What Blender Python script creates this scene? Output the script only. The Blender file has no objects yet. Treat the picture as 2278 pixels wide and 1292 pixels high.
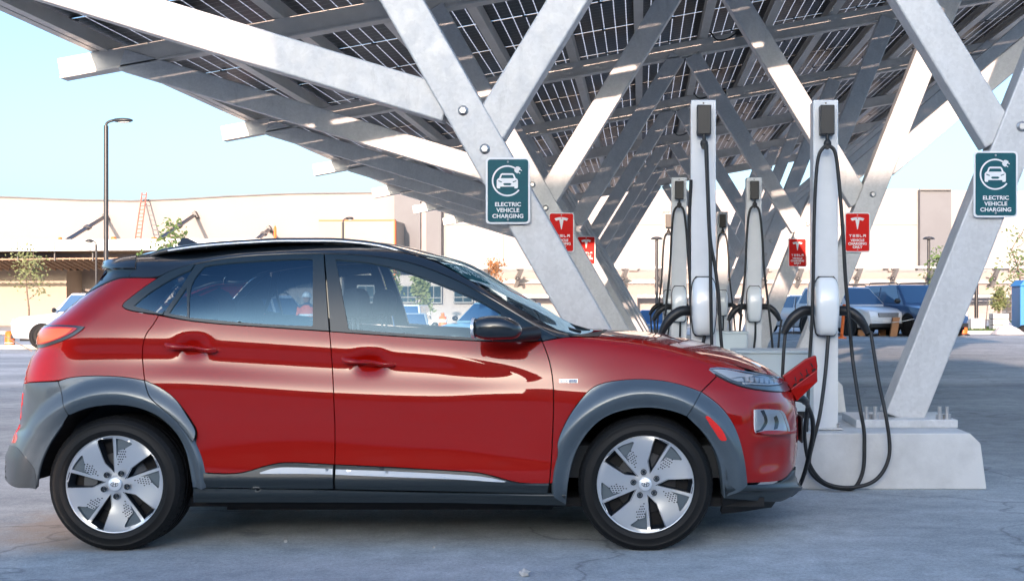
import bpy, bmesh, math, random
import numpy as np
from mathutils import Vector, Matrix
from mathutils.geometry import delaunay_2d_cdt
random.seed(7)
R = math.radians
SC = bpy.context.scene
COL = SC.collection
# ------------------------------------------------------------------ camera
F, CX, CY, HC = 2760.0, 1425.0, 668.0, 1.227
def P(px, py, Y):
    return Vector(((px - CX) * Y / F, Y, HC + (CY - py) * Y / F))
cam = bpy.data.cameras.new('camera'); camo = bpy.data.objects.new('camera', cam); COL.objects.link(camo)
camo.location = (0, 0, HC); camo.rotation_euler = (R(90), 0, 0)
cam.sensor_width = 36; cam.lens = F / 2278 * 36
cam.shift_x = -(CX - 1139) / 2278; cam.shift_y = (CY - 646) / 2278
cam.clip_end = 2000; cam.clip_start = .05
SC.camera = camo
# ------------------------------------------------------------------ light
SUN_EL, SUN_AZ = 13.0, 5.0
w = bpy.data.worlds.new('World'); SC.world = w; w.use_nodes = True
nt = w.node_tree; bg = nt.nodes['Background']
sky = nt.nodes.new('ShaderNodeTexSky'); sky.sky_type = 'NISHITA'; sky.sun_disc = False
sky.sun_elevation = R(SUN_EL); sky.sun_rotation = R(180 + SUN_AZ)
sky.air_density = 1.0; sky.dust_density = 3.2; sky.ozone_density = 3.7
nt.links.new(sky.outputs[0], bg.inputs[0]); bg.inputs[1].default_value = .15
sl = bpy.data.lights.new('sun', 'SUN'); sl.energy = 2.8; sl.angle = R(.5); sl.color = (1, .72, .56)
so = bpy.data.objects.new('sun', sl); COL.objects.link(so)
dirv = Vector((math.sin(R(SUN_AZ)) * math.cos(R(SUN_EL)), math.cos(R(SUN_AZ)) * math.cos(R(SUN_EL)), -math.sin(R(SUN_EL))))
so.rotation_euler = dirv.to_track_quat('-Z', 'Y').to_euler()
SC.view_settings.view_transform = 'Standard'; SC.view_settings.look = 'None'
SC.view_settings.exposure = 1.72; SC.view_settings.gamma = 1
SC.render.engine = 'CYCLES'
SC.cycles.use_denoising = True
SC.cycles.max_bounces = 10; SC.cycles.transparent_max_bounces = 24; SC.cycles.glossy_bounces = 5
SC.cycles.sample_clamp_indirect = 8
SC.cycles.caustics_reflective = False; SC.cycles.caustics_refractive = False
# ------------------------------------------------------------------ materials
def mat(name, col, rough=.5, metal=0., coat=0., coat_rough=.03, noise=None, bump=None, spec=.5, rnoise=None, ior=None, space='Object'):
    m = bpy.data.materials.new(name); m.use_nodes = True
    n = m.node_tree.nodes; l = m.node_tree.links; b = n['Principled BSDF']
    b.inputs['Base Color'].default_value = (*col, 1); b.inputs['Roughness'].default_value = rough
    b.inputs['Metallic'].default_value = metal; b.inputs['Specular IOR Level'].default_value = spec
    b.inputs['Coat Weight'].default_value = coat; b.inputs['Coat Roughness'].default_value = coat_rough
    if noise or bump or rnoise:
        tc = n.new('ShaderNodeTexCoord')
    if noise:      # (scale, col2, lo, hi, stretch)
        sc_, c2, lo, hi = noise[:4]; st = noise[4] if len(noise) > 4 else (1, 1, 1)
        mp = n.new('ShaderNodeMapping'); mp.inputs['Scale'].default_value = st
        t = n.new('ShaderNodeTexNoise'); t.inputs['Scale'].default_value = sc_; t.inputs['Detail'].default_value = 8; t.inputs['Roughness'].default_value = .62
        r = n.new('ShaderNodeValToRGB'); r.color_ramp.elements[0].position = lo; r.color_ramp.elements[1].position = hi
        r.color_ramp.elements[0].color = (*col, 1); r.color_ramp.elements[1].color = (*c2, 1)
        l.new(tc.outputs[space], mp.inputs[0]); l.new(mp.outputs[0], t.inputs['Vector']); l.new(t.outputs['Fac'], r.inputs[0]); l.new(r.outputs[0], b.inputs['Base Color'])
    if rnoise:     # (scale, lo, hi)
        t = n.new('ShaderNodeTexNoise'); t.inputs['Scale'].default_value = rnoise[0]; t.inputs['Detail'].default_value = 6
        mr = n.new('ShaderNodeMapRange'); mr.inputs[1].default_value = .3; mr.inputs[2].default_value = .7; mr.inputs[3].default_value = rnoise[1]; mr.inputs[4].default_value = rnoise[2]
        l.new(tc.outputs[space], t.inputs['Vector']); l.new(t.outputs['Fac'], mr.inputs[0]); l.new(mr.outputs[0], b.inputs['Roughness'])
    if bump:       # (scale, strength, distance)
        t = n.new('ShaderNodeTexNoise'); t.inputs['Scale'].default_value = bump[0]; t.inputs['Detail'].default_value = 6
        bp = n.new('ShaderNodeBump'); bp.inputs['Strength'].default_value = bump[1]; bp.inputs['Distance'].default_value = bump[2]
        l.new(tc.outputs[space], t.inputs['Vector']); l.new(t.outputs['Fac'], bp.inputs['Height']); l.new(bp.outputs[0], b.inputs['Normal'])
    return m
def glass_mat(name, tint, refl=1.0, ior=1.5, gcol=(1, 1, 1)):
    m = bpy.data.materials.new(name); m.use_nodes = True
    n = m.node_tree.nodes; l = m.node_tree.links; n.remove(n['Principled BSDF'])
    out = n['Material Output']; tr = n.new('ShaderNodeBsdfTransparent'); tr.inputs[0].default_value = (*tint, 1)
    g = n.new('ShaderNodeBsdfGlossy'); g.inputs['Roughness'].default_value = .01; g.inputs[0].default_value = (*gcol, 1)
    fr = n.new('ShaderNodeFresnel'); fr.inputs[0].default_value = ior
    mx = n.new('ShaderNodeMixShader'); ml = n.new('ShaderNodeMath'); ml.operation = 'MULTIPLY'; ml.inputs[1].default_value = refl
    l.new(fr.outputs[0], ml.inputs[0]); l.new(ml.outputs[0], mx.inputs[0]); l.new(tr.outputs[0], mx.inputs[1]); l.new(g.outputs[0], mx.inputs[2]); l.new(mx.outputs[0], out.inputs[0])
    return m
M = {}
M['steel'] = mat('galvanised_steel', (.60, .605, .61), .44, .12, noise=(7, (.53, .535, .54), .35, .70, (1, 1, .5)), rnoise=(14, .36, .52), bump=(40, .08, .002))
def add_spangle(m):
    n = m.node_tree.nodes; l = m.node_tree.links; b = n['Principled BSDF']; src = b.inputs['Base Color'].links[0].from_socket
    tc = n.new('ShaderNodeTexCoord')
    def mul(a, c, f):
        q = n.new('ShaderNodeMix'); q.data_type = 'RGBA'; q.blend_type = 'MULTIPLY'; q.inputs[0].default_value = f; l.new(a, q.inputs[6]); l.new(c, q.inputs[7]); return q.outputs[2]
    def rmp(s_, lo, hi, a, c):
        r = n.new('ShaderNodeValToRGB'); r.color_ramp.elements[0].position = lo; r.color_ramp.elements[1].position = hi; r.color_ramp.elements[0].color = (a, a, a, 1); r.color_ramp.elements[1].color = (c, c, c, 1); l.new(s_, r.inputs[0]); return r.outputs[0]
    v = n.new('ShaderNodeTexVoronoi'); v.inputs['Scale'].default_value = 46; l.new(tc.outputs['Object'], v.inputs['Vector'])
    sp3 = n.new('ShaderNodeSeparateColor'); l.new(v.outputs['Color'], sp3.inputs[0])
    c = mul(src, rmp(sp3.outputs[0], 0, 1, .93, 1.04), 1.)
    mp = n.new('ShaderNodeMapping'); mp.inputs['Scale'].default_value = (1, 1, .22); t = n.new('ShaderNodeTexNoise'); t.inputs['Scale'].default_value = 9; t.inputs['Detail'].default_value = 10; t.inputs['Roughness'].default_value = .75
    l.new(tc.outputs['Object'], mp.inputs[0]); l.new(mp.outputs[0], t.inputs['Vector']); c = mul(c, rmp(t.outputs['Fac'], .28, .42, .80, 1.), 1.)
    t2 = n.new('ShaderNodeTexNoise'); t2.inputs['Scale'].default_value = 4; t2.inputs['Detail'].default_value = 12; t2.inputs['Roughness'].default_value = .8; l.new(tc.outputs['Object'], t2.inputs['Vector']); c = mul(c, rmp(t2.outputs['Fac'], .26, .34, .66, 1.), 1.)
    l.new(c, b.inputs['Base Color'])
add_spangle(M['steel'])
M['steel_beam'] = mat('galvanised_beam', (.70, .665, .62), .45, .15, noise=(3, (.58, .55, .51), .4, .7, (1, .3, 1)), rnoise=(7, .3, .55))
M['white_paint'] = mat('white_enamel', (.72, .74, .75), .3, 0, .4, noise=(5, (.66, .68, .69), .4, .7))
M['charger_shell'] = mat('white_plastic', (.74, .77, .77), .22, 0, .6)
M['black_plastic'] = mat('black_plastic', (.013, .014, .016), .42, bump=(200, .08, .001))
M['rubber'] = mat('black_rubber', (.012, .013, .014), .5)
M['concrete'] = mat('cast_concrete', (.62, .62, .61), .85, noise=(3, (.46, .46, .455), .42, .72), bump=(35, .25, .006))
M['bolt'] = mat('zinc_bolt', (.55, .55, .55), .35, .8)
M['cabinet'] = mat('cabinet_paint', (.56, .63, .64), .4, noise=(2, (.52, .59, .60), .4, .7))
M['sign_green'] = mat('sign_teal', (.004, .075, .10), .5, spec=.25, noise=(6, (.006, .098, .12), .4, .6))
M['sign_red'] = mat('sign_red', (.70, .008, .006), .55, spec=.2, noise=(6, (.72, .012, .008), .4, .6))
M['sign_white'] = mat('sign_white', (.80, .81, .81), .4, noise=(9, (.76, .77, .78), .4, .6))
M['sign_print_red'] = mat('sign_print_white', (.86, .84, .84), .45)
M['lamp_metal'] = mat('dark_lamp_metal', (.05, .052, .056), .4, .4)
M['lens'] = mat('lamp_lens', (.75, .76, .72), .2)
# ------------------------------------------------------------------ mesh helpers
def tag(o, label=None, cat=None, group=None, kind=None):
    if label: o['label'] = label
    if cat: o['category'] = cat
    if group: o['group'] = group
    if kind: o['kind'] = kind
    return o
def thing(name, label, cat, loc=(0, 0, 0), rz=0, group=None):
    o = bpy.data.objects.new(name, None); COL.objects.link(o)
    o.location = loc; o.rotation_euler = (0, 0, rz); o.empty_display_size = .2
    return tag(o, label, cat, group)
def root_of(o):
    while o.parent: o = o.parent
    return o
def link(name, me, m, parent=None, world=True):
    for x in (m if isinstance(m, (list, tuple)) else [m]): me.materials.append(x)
    o = bpy.data.objects.new(name, me); COL.objects.link(o)
    if parent is not None:
        if world: me.transform(Matrix.Translation(-Vector(root_of(parent).location)))
        o.parent = parent
    return o
def copy_tree(o, parent=None):
    c = o.copy(); COL.objects.link(c); c.parent = parent
    for ch in list(o.children): copy_tree(ch, c)
    return c
class MB:
    def __init__(s): s.v = []; s.f = []; s.mi = []; s.sm = []; s.cur = 0; s.smooth = False
    def add(s, vs, fs, smooth=None):
        b = len(s.v); s.v += [tuple(x) for x in vs]
        for f in fs:
            s.f.append([i + b for i in f]); s.mi.append(s.cur); s.sm.append(s.smooth if smooth is None else smooth)
        return s
    def box(s, x0, x1, y0, y1, z0, z1):
        v = [(x, y, z) for z in (z0, z1) for y in (y0, y1) for x in (x0, x1)]
        return s.add(v, [(0, 2, 3, 1), (4, 5, 7, 6), (0, 1, 5, 4), (2, 6, 7, 3), (0, 4, 6, 2), (1, 3, 7, 5)])
    def obox(s, c, ax, ay, az):   # oriented box, half-axes
        c, ax, ay, az = map(Vector, (c, ax, ay, az))
        v = [c + i * ax + j * ay + k * az for k in (-1, 1) for j in (-1, 1) for i in (-1, 1)]
        return s.add(v, [(0, 2, 3, 1), (4, 5, 7, 6), (0, 1, 5, 4), (2, 6, 7, 3), (0, 4, 6, 2), (1, 3, 7, 5)])
    def beam(s, p0, p1, wdt, dep, up=(0, 1, 0)):   # box from p0 to p1; dep along up, wdt perpendicular
        p0, p1, up = Vector(p0), Vector(p1), Vector(up)
        d = (p1 - p0); L = d.length; d.normalize(); sd = d.cross(up).normalized(); up2 = sd.cross(d).normalized()
        return s.obox((p0 + p1) / 2, d * L / 2, sd * wdt / 2, up2 * dep / 2)
    def prism(s, poly, fn, t0, t1):   # poly 2d -> fn(a,b,t)
        n = len(poly)
        v = [fn(a, b, t0) for a, b in poly] + [fn(a, b, t1) for a, b in poly]
        return s.add(v, [list(range(n))[::-1], list(range(n, 2 * n))] + [(i, (i + 1) % n, n + (i + 1) % n, n + i) for i in range(n)])
    def tube(s, pts, r, n=8, caps=True, closed=False):
        pts = [Vector(p) for p in pts]; rs = r if isinstance(r, (list, tuple)) else [r] * len(pts)
        rings = []; prev = None
        for i, p in enumerate(pts):
            d = (pts[min(i + 1, len(pts) - 1)] - pts[max(i - 1, 0)]).normalized()
            if prev is None:
                a = d.orthogonal().normalized()
            else:
                a = (prev - d * prev.dot(d)); a = a.normalized() if a.length > 1e-6 else d.orthogonal().normalized()
            prev = a; b = d.cross(a)
            rings.append([p + (a * math.cos(2 * math.pi * k / n) + b * math.sin(2 * math.pi * k / n)) * rs[i] for k in range(n)])
        base = [q for r_ in rings for q in r_]
        fs = [(i * n + k, i * n + (k + 1) % n, (i + 1) * n + (k + 1) % n, (i + 1) * n + k) for i in range(len(pts) - 1) for k in range(n)]
        s.add(base, fs, True)
        if caps:
            s.add(rings[0], [list(range(n))[::-1]], False); s.add(rings[-1], [list(range(n))], False)
        return s
    def lathe(s, prof, fn, n=32, smooth=True):   # prof [(r, h)], fn(x,y,h)
        rows = [[fn(r * math.cos(2 * math.pi * k / n), r * math.sin(2 * math.pi * k / n), h) for k in range(n)] for r, h in prof]
        fs = [(i * n + k, i * n + (k + 1) % n, (i + 1) * n + (k + 1) % n, (i + 1) * n + k) for i in range(len(prof) - 1) for k in range(n)]
        return s.add([q for r_ in rows for q in r_], fs, smooth)
    def ball(s, c, rx, ry, rz, n=12, m=8):
        c = Vector(c)
        v = [c + Vector((rx * math.sin(math.pi * j / m) * math.cos(2 * math.pi * i / n), ry * math.sin(math.pi * j / m) * math.sin(2 * math.pi * i / n), rz * math.cos(math.pi * j / m))) for j in range(m + 1) for i in range(n)]
        return s.add(v, [(j * n + i, (j + 1) * n + i, (j + 1) * n + (i + 1) % n, j * n + (i + 1) % n) for j in range(m) for i in range(n)], True)
    def mesh(s, name):
        me = bpy.data.meshes.new(name); me.from_pydata(s.v, [], s.f)
        me.polygons.foreach_set('material_index', s.mi); me.polygons.foreach_set('use_smooth', s.sm)
        bm = bmesh.new(); bm.from_mesh(me); bmesh.ops.recalc_face_normals(bm, faces=bm.faces); bm.to_mesh(me); bm.free()
        me.update(); return me
    def build(s, name, m, parent=None, world=True, bevel=0, seg=2, sub=0):
        o = link(name, s.mesh(name), m, parent, world)
        if bevel:
            md = o.modifiers.new('bevel', 'BEVEL'); md.width = bevel; md.segments = seg; md.limit_method = 'ANGLE'; md.angle_limit = R(35); md.harden_normals = False
        if sub:
            md = o.modifiers.new('sub', 'SUBSURF'); md.levels = sub; md.render_levels = sub
        return o
def text_mesh(txt, size, bold=0., spacing=1.):
    cu = bpy.data.curves.new('lettering', 'FONT'); cu.body = txt; cu.size = size; cu.align_x = 'CENTER'; cu.offset = bold; cu.space_character = spacing
    cu.extrude = 0; cu.resolution_u = 4
    ob = bpy.data.objects.new('lettering', cu); COL.objects.link(ob)
    bpy.context.view_layer.update()
    me = bpy.data.meshes.new_from_object(ob.evaluated_get(bpy.context.evaluated_depsgraph_get()))
    bpy.data.objects.remove(ob); bpy.data.curves.remove(cu)
    vs = [tuple(v.co) for v in me.vertices]; fs = [tuple(p.vertices) for p in me.polygons]
    bpy.data.meshes.remove(me); return vs, fs
def spline(pts, n=6):   # catmull-rom
    pts = [Vector(p) for p in pts]; out = []
    q = [pts[0] * 2 - pts[1]] + pts + [pts[-1] * 2 - pts[-2]]
    for i in range(1, len(q) - 2):
        for k in range(n):
            t = k / n; a, b, c, d = q[i - 1], q[i], q[i + 1], q[i + 2]
            out.append(.5 * ((2 * b) + (c - a) * t + (2 * a - 5 * b + 4 * c - d) * t * t + (3 * b - a - 3 * c + d) * t ** 3))
    return out + [pts[-1]]
# ================================================================== CANOPY
FR = [8.70 + 5.49 * k for k in range(7)]
def bz(X): return HC + 2.65 + .182 * (X + 6.56)          # roof beam centre height
SL = math.atan(.182)
canopy = thing('solar_canopy', 'long solar carport of galvanised steel frames with glass panels on a sloping roof', 'canopy', (0, 8.7, 0))
ZB = HC - .858                                           # top of the footings
def member(name, p0, p1, y, wdt, dep, m='steel', bev=.012):
    mb = MB(); mb.beam((p0[0], y, p0[1]), (p1[0], y, p1[1]), wdt, dep)
    return mb.build(name, M[m], canopy, bevel=bev)
for k, y in enumerate(FR):
    # two raking columns
    lt = Vector((-2.36, bz(-2.36) - .1)); rt_ = Vector((3.92, bz(3.92) - .1))
    cl = member('column', (0.0, ZB + .03), lt, y, .265, .25)
    cr = member('column', (1.82, ZB + .03), rt_, y, .265, .25)
    ldir = (Vector((0, ZB)) - lt).normalized(); rdir = (Vector((1.82, ZB)) - rt_).normalized()
    # braces meeting under the beam
    zt = bz(.7) - .1
    lb = (-1.06, HC + 1.18); rb = (2.50, HC + 1.12)
    member('brace', lb, (lb[0] + .612 * (zt - lb[1]), zt), y, .25, .19)
    member('brace', rb, (rb[0] - .612 * (zt - rb[1]), zt), y, .25, .19)
    # shallow struts to the eaves
    ls = (-1.34, HC + 1.36); X2 = -5.9
    member('strut', ls, (X2, ls[1] + (ls[0] - X2) * .302), y, .25, .19)
    rs = (2.80, HC + 1.52); X3 = 7.1
    member('strut', rs, (X3, rs[1] + (X3 - rs[0]) * .85), y, .25, .19)
    # roof beam: web box plus a lower flange
    mb = MB(); a, b = (-6.62, y, bz(-6.62)), (8.25, y, bz(8.25))
    mb.beam(a, b, .22, .15)
    dn = Vector((math.sin(SL), 0, -math.cos(SL))) * .108
    mb.beam(Vector(a) + dn, Vector(b) + dn, .03, .19)
    mb.build('roof_beam', M['steel_beam'], canopy, bevel=.006)
    # bolts on the columns
    for col, top, ds in ((cl, lt, (.46, .76)), (cr, rt_, (.46, .76))):
        base = Vector((0.0, ZB)) if col is cl else Vector((1.82, ZB))
        for hh in ((HC + 1.31, HC + 1.045) if col is cl else (HC + 1.20, HC + .93)):
            t = (hh - base.y) / (top.y - base.y); q = base.lerp(top, t)
            bb = MB(); bb.lathe([(.001, -.022), (.022, -.022), (.027, -.016), (.027, 0)], lambda x, z, h, q=q: (q.x + x, y - .125 + h, q.y + z), 6, False)
            bb.lathe([(.036, 0.0), (.036, -.005), (.01, -.006)], lambda x, z, h, q=q: (q.x + x, y - .125 + h, q.y + z), 16)
            bb.build('bolt', M['bolt'], col)
    # base plates with anchor bolts
    for bx_, col in ((0.0, cl), (1.82, cr)):
        mb = MB(); mb.box(bx_ - .36, bx_ + .33, y - .3, y + .3, ZB - .004, ZB + .05); mb.build('base_plate', M['steel'], canopy, bevel=.006)
        for ax in (-.28, -.22, .22, .27):
            for ay in (-.24, .24):
                mb = MB(); mb.tube([(bx_ + ax, y + ay, ZB + .05), (bx_ + ax, y + ay, ZB + .135)], .014, 8)
                mb.tube([(bx_ + ax, y + ay, ZB + .05), (bx_ + ax, y + ay, ZB + .085)], .028, 6); mb.build('anchor_bolt', M['bolt'], canopy) if (k < 2 and ay < 0) else None
# purlins
Y0, Y1 = 8.2, FR[-1] + 2.9
NC = 14; PW = 1.02
for i in range(NC + 1):
    X = -6.15 + PW * i; zz = bz(X) + .11
    mb = MB()
    if i in (0, NC):
        for o_ in (-.075, .045):
            mb.box(X + o_ - .05, X + o_ + .05, Y0, Y1, zz, zz + .15)
    else:
        mb.box(X - .065, X + .065, Y0, Y1, zz, zz + .012); mb.box(X + .053, X + .065, Y0, Y1, zz + .012, zz + .16); mb.box(X - .065, X + .053, Y0, Y1, zz + .148, zz + .16)
    mb.build('purlin', M['steel_beam'], canopy)
# modules
def panel_material():
    m = bpy.data.materials.new('bifacial_cells'); m.use_nodes = True; n = m.node_tree.nodes; l = m.node_tree.links
    b = n['Principled BSDF']; out = n['Material Output']
    b.inputs['Base Color'].default_value = (.004, .006, .007, 1); b.inputs['Roughness'].default_value = .3; b.inputs['Specular IOR Level'].default_value = .22
    uv = n.new('ShaderNodeUVMap'); sx = n.new('ShaderNodeSeparateXYZ'); l.new(uv.outputs[0], sx.inputs[0])
    def math_(op, a, bb=None):
        q = n.new('ShaderNodeMath'); q.operation = op
        for i, s_ in enumerate((a, bb)):
            if s_ is None: continue
            if isinstance(s_, (int, float)): q.inputs[i].default_value = s_
            else: l.new(s_, q.inputs[i])
        return q.outputs[0]
    def lines(s_, n_, wid):
        fr = math_('FRACT', math_('MULTIPLY', s_, n_)); d = math_('ABSOLUTE', math_('SUBTRACT', fr, .5))
        return math_('GREATER_THAN', d, .5 - wid * n_ / 2)
    lx = lines(sx.outputs[0], 6, .0135); ly = lines(sx.outputs[1], 10, .0035); fin = lines(sx.outputs[1], 50, .0018)
    dash = math_('GREATER_THAN', math_('ABSOLUTE', math_('SUBTRACT', math_('FRACT', math_('MULTIPLY', sx.outputs[1], 10)), .5)), .06)
    g = math_('MAXIMUM', math_('MULTIPLY', lx, math_('MULTIPLY_ADD' if False else 'MAXIMUM', dash, .55)), math_('MULTIPLY', ly, .5))
    fin2 = math_('MULTIPLY', fin, .10)
    g = math_('MAXIMUM', g, fin2)
    tr = n.new('ShaderNodeBsdfTranslucent'); tr.inputs[0].default_value = (.85, .88, .9, 1)
    tp = n.new('ShaderNodeBsdfTransparent'); mx0 = n.new('ShaderNodeMixShader'); mx0.inputs[0].default_value = .08
    l.new(tr.outputs[0], mx0.inputs[1]); l.new(tp.outputs[0], mx0.inputs[2])
    mx = n.new('ShaderNodeMixShader'); l.new(g, mx.inputs[0]); l.new(b.outputs[0], mx.inputs[1]); l.new(mx0.outputs[0], mx.inputs[2]); l.new(mx.outputs[0], out.inputs[0])
    return m
M['cells'] = panel_material()
M['clip'] = mat('black_clip', (.02, .02, .02), .5)
PL = 1.72; GAPY = .045
def panel_geo(mb_v, mb_f, uvs, X, y):
    """one module lying on two purlins; X,y its low near corner"""
    b = len(mb_v)
    for dz in (0, .008):
        for (a, c) in ((.012, 0), (PW - .012, 0), (PW - .012, PL - GAPY), (.012, PL - GAPY)):
            xx = X + a; mb_v.append((xx, y + c, bz(xx) + .29 + dz))
    for q in ((0, 1, 2, 3), (7, 6, 5, 4), (0, 4, 5, 1), (1, 5, 6, 2), (2, 6, 7, 3), (3, 7, 4, 0)):
        mb_f.append([b + t for t in q])
        for t in q:
            uvs.append(((0, 0), (1, 0), (1, 1), (0, 1))[t % 4])
rows = int((Y1 - Y0) / PL)
allp = [(i, j) for j in range(rows) for i in range(NC)]
def vis(i, j):
    X = -6.15 + PW * (i + .5); y = Y0 + PL * (j + .5); z = bz(X) + .29
    px = CX + X / y * F; py = CY - (z - HC) / y * F
    return -60 < px < 2340 and -30 < py < 1292
near = sorted([q for q in allp if vis(*q)], key=lambda q: q[1])[:100]
def panel_obj(cells, name):
    v, f, uv = [], [], []
    for i, j in cells: panel_geo(v, f, uv, -6.15 + PW * i, Y0 + PL * j)
    me = bpy.data.meshes.new(name); me.from_pydata(v, [], f)
    ul = me.uv_layers.new(name='UVMap')
    ul.data.foreach_set('uv', [c for q in uv for c in q])
    me.update(); return link(name, me, M['cells'], canopy)
for q in near: panel_obj([q], 'solar_panel')
tag(panel_obj([q for q in allp if q not in set(near)], 'solar_panel'), kind='stuff')
mb = MB()
for i, j in allp:
    X = -6.15 + PW * i; y = Y0 + PL * j
    for a in (.06, .5, .96):
        xx = X + PW * a; z = bz(xx) + .28; mb.box(xx - .035, xx + .035, y - GAPY - .01, y + .01, z - .012, z + .004)
tag(mb.build('panel_clip', M['clip'], canopy), kind='stuff')
# cross rails right under the module joints, and junction boxes with leads
for j in range(2, rows, 1): pass
for (px, py, Y) in ((1655, 72, 19.3), (1600, 205, 24.8), (1545, 290, 30.2)):
    c = P(px, py, Y); mb = MB(); mb.obox(c, (.13, 0, .02), (0, .06, 0), (-.01, 0, .05))
    mb.tube(spline([c + Vector((-.1, 0, 0)), c + Vector((-.25, 0, -.1)), c + Vector((-.42, 0, -.12)), c + Vector((-.52, 0, -.0))]), .013, 6)
    mb.build('junction_box', M['black_plastic'], canopy)
# conduits up the far columns
for k in (3, 4):
    y = FR[k] - .2
    for o_ in (.0, .07):
        mb = MB(); mb.tube([(0.17 + o_, y, ZB + .1), (-1.75 + o_, y, ZB + .1 + 1.92 / .567)], .022, 8); mb.build('conduit', M['steel'], canopy)
# ================================================================== FOOTINGS
for k, y in enumerate(FR[:5]):
    mb = MB()
    x0, x1, y0, y1 = -.55, 2.24, y - .62, y + .62
    if k == 0: y0 = 8.06
    mb.prism([(x0 - .01, 0), (x1 + .01, 0), (x1 - .03, ZB - .07), (x1 - .1, ZB - .004), (x0 + .1, ZB - .004), (x0 + .03, ZB - .07)], lambda a, b, t: (a, t, b), y0, y1)
    lab = ['white painted concrete plinth in front of the red car, carrying the nearest pair of columns', 'second concrete plinth from the camera, under the columns with the red signs', 'third concrete plinth along the carport, half hidden behind chargers', 'fourth concrete plinth along the carport, far behind the chargers', 'farthest concrete plinth under the back of the carport'][k]
    tag(mb.build('concrete_plinth', M['concrete'], bevel=.008, seg=2), lab, 'plinth', 'concrete plinths under the carport columns')
# ================================================================== SIGNS
def decal(mb, vs, fs, c, y, s=1., sx=1.):
    mb.add([(c[0] + v[0] * s * sx, y, c[1] + v[1] * s) for v in vs], fs)
def rrect(w_, h_, r, n=6):
    out = []
    for cx_, cy_, a0 in ((w_ / 2 - r, h_ / 2 - r, 0), (-w_ / 2 + r, h_ / 2 - r, 90), (-w_ / 2 + r, -h_ / 2 + r, 180), (w_ / 2 - r, -h_ / 2 + r, 270)):
        for k in range(n + 1):
            a = R(a0 + 90 * k / n); out.append((cx_ + r * math.cos(a), cy_ + r * math.sin(a)))
    return out
def cdt(outer, holes=(), extra=()):
    pts = [Vector(p) for p in outer]; ed = [(i, (i + 1) % len(outer)) for i in range(len(outer))]
    for h in holes:
        b = len(pts); pts += [Vector(p) for p in h]; ed += [(b + i, b + (i + 1) % len(h)) for i in range(len(h))]
    pts += [Vector(p) for p in extra]
    r = delaunay_2d_cdt(pts, ed, [], 0, 1e-7); vs = r[0]
    def inside(p, poly):
        c = False; j = len(poly) - 1
        for i in range(len(poly)):
            if (poly[i][1] > p[1]) != (poly[j][1] > p[1]) and p[0] < (poly[j][0] - poly[i][0]) * (p[1] - poly[i][1]) / (poly[j][1] - poly[i][1]) + poly[i][0]: c = not c
            j = i
        return c
    fs = []
    for f in r[2]:
        c = ((vs[f[0]][0] + vs[f[1]][0] + vs[f[2]][0]) / 3, (vs[f[0]][1] + vs[f[1]][1] + vs[f[2]][1]) / 3)
        if inside(c, outer) and not any(inside(c, h) for h in holes): fs.append(tuple(f))
    return [tuple(v) for v in vs], fs
def sign_base(name, label, px, py, y, mat_, w_, h_, group, ctr=None):
    c = P(px, py, y)
    s = thing(name, label, 'sign', c, 0, group)
    mb = MB(); mb.prism(rrect(w_, h_, .028), lambda a, b, t: (c.x + a, y + t, c.z + b), 0, .004); mb.build('sign_plate', M['sign_white'], s, bevel=.001)
    mb = MB(); vs, fs = cdt(rrect(w_ - .026, h_ - .026, .020)); decal(mb, vs, fs, (c.x, c.z), y - .0016); mb.build('sign_face', M[mat_], s)
    for dz in (h_ / 2 - .03, -h_ / 2 + .03):
        mb = MB(); mb.lathe([(.0005, -.007), (.005, -.006), (.0075, -.002), (.0075, 0)], lambda x, z, hh: (c.x + x, y + hh, c.z + dz + z), 10)
        mb.build('screw', M['bolt'], s)
    return s, c
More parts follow.
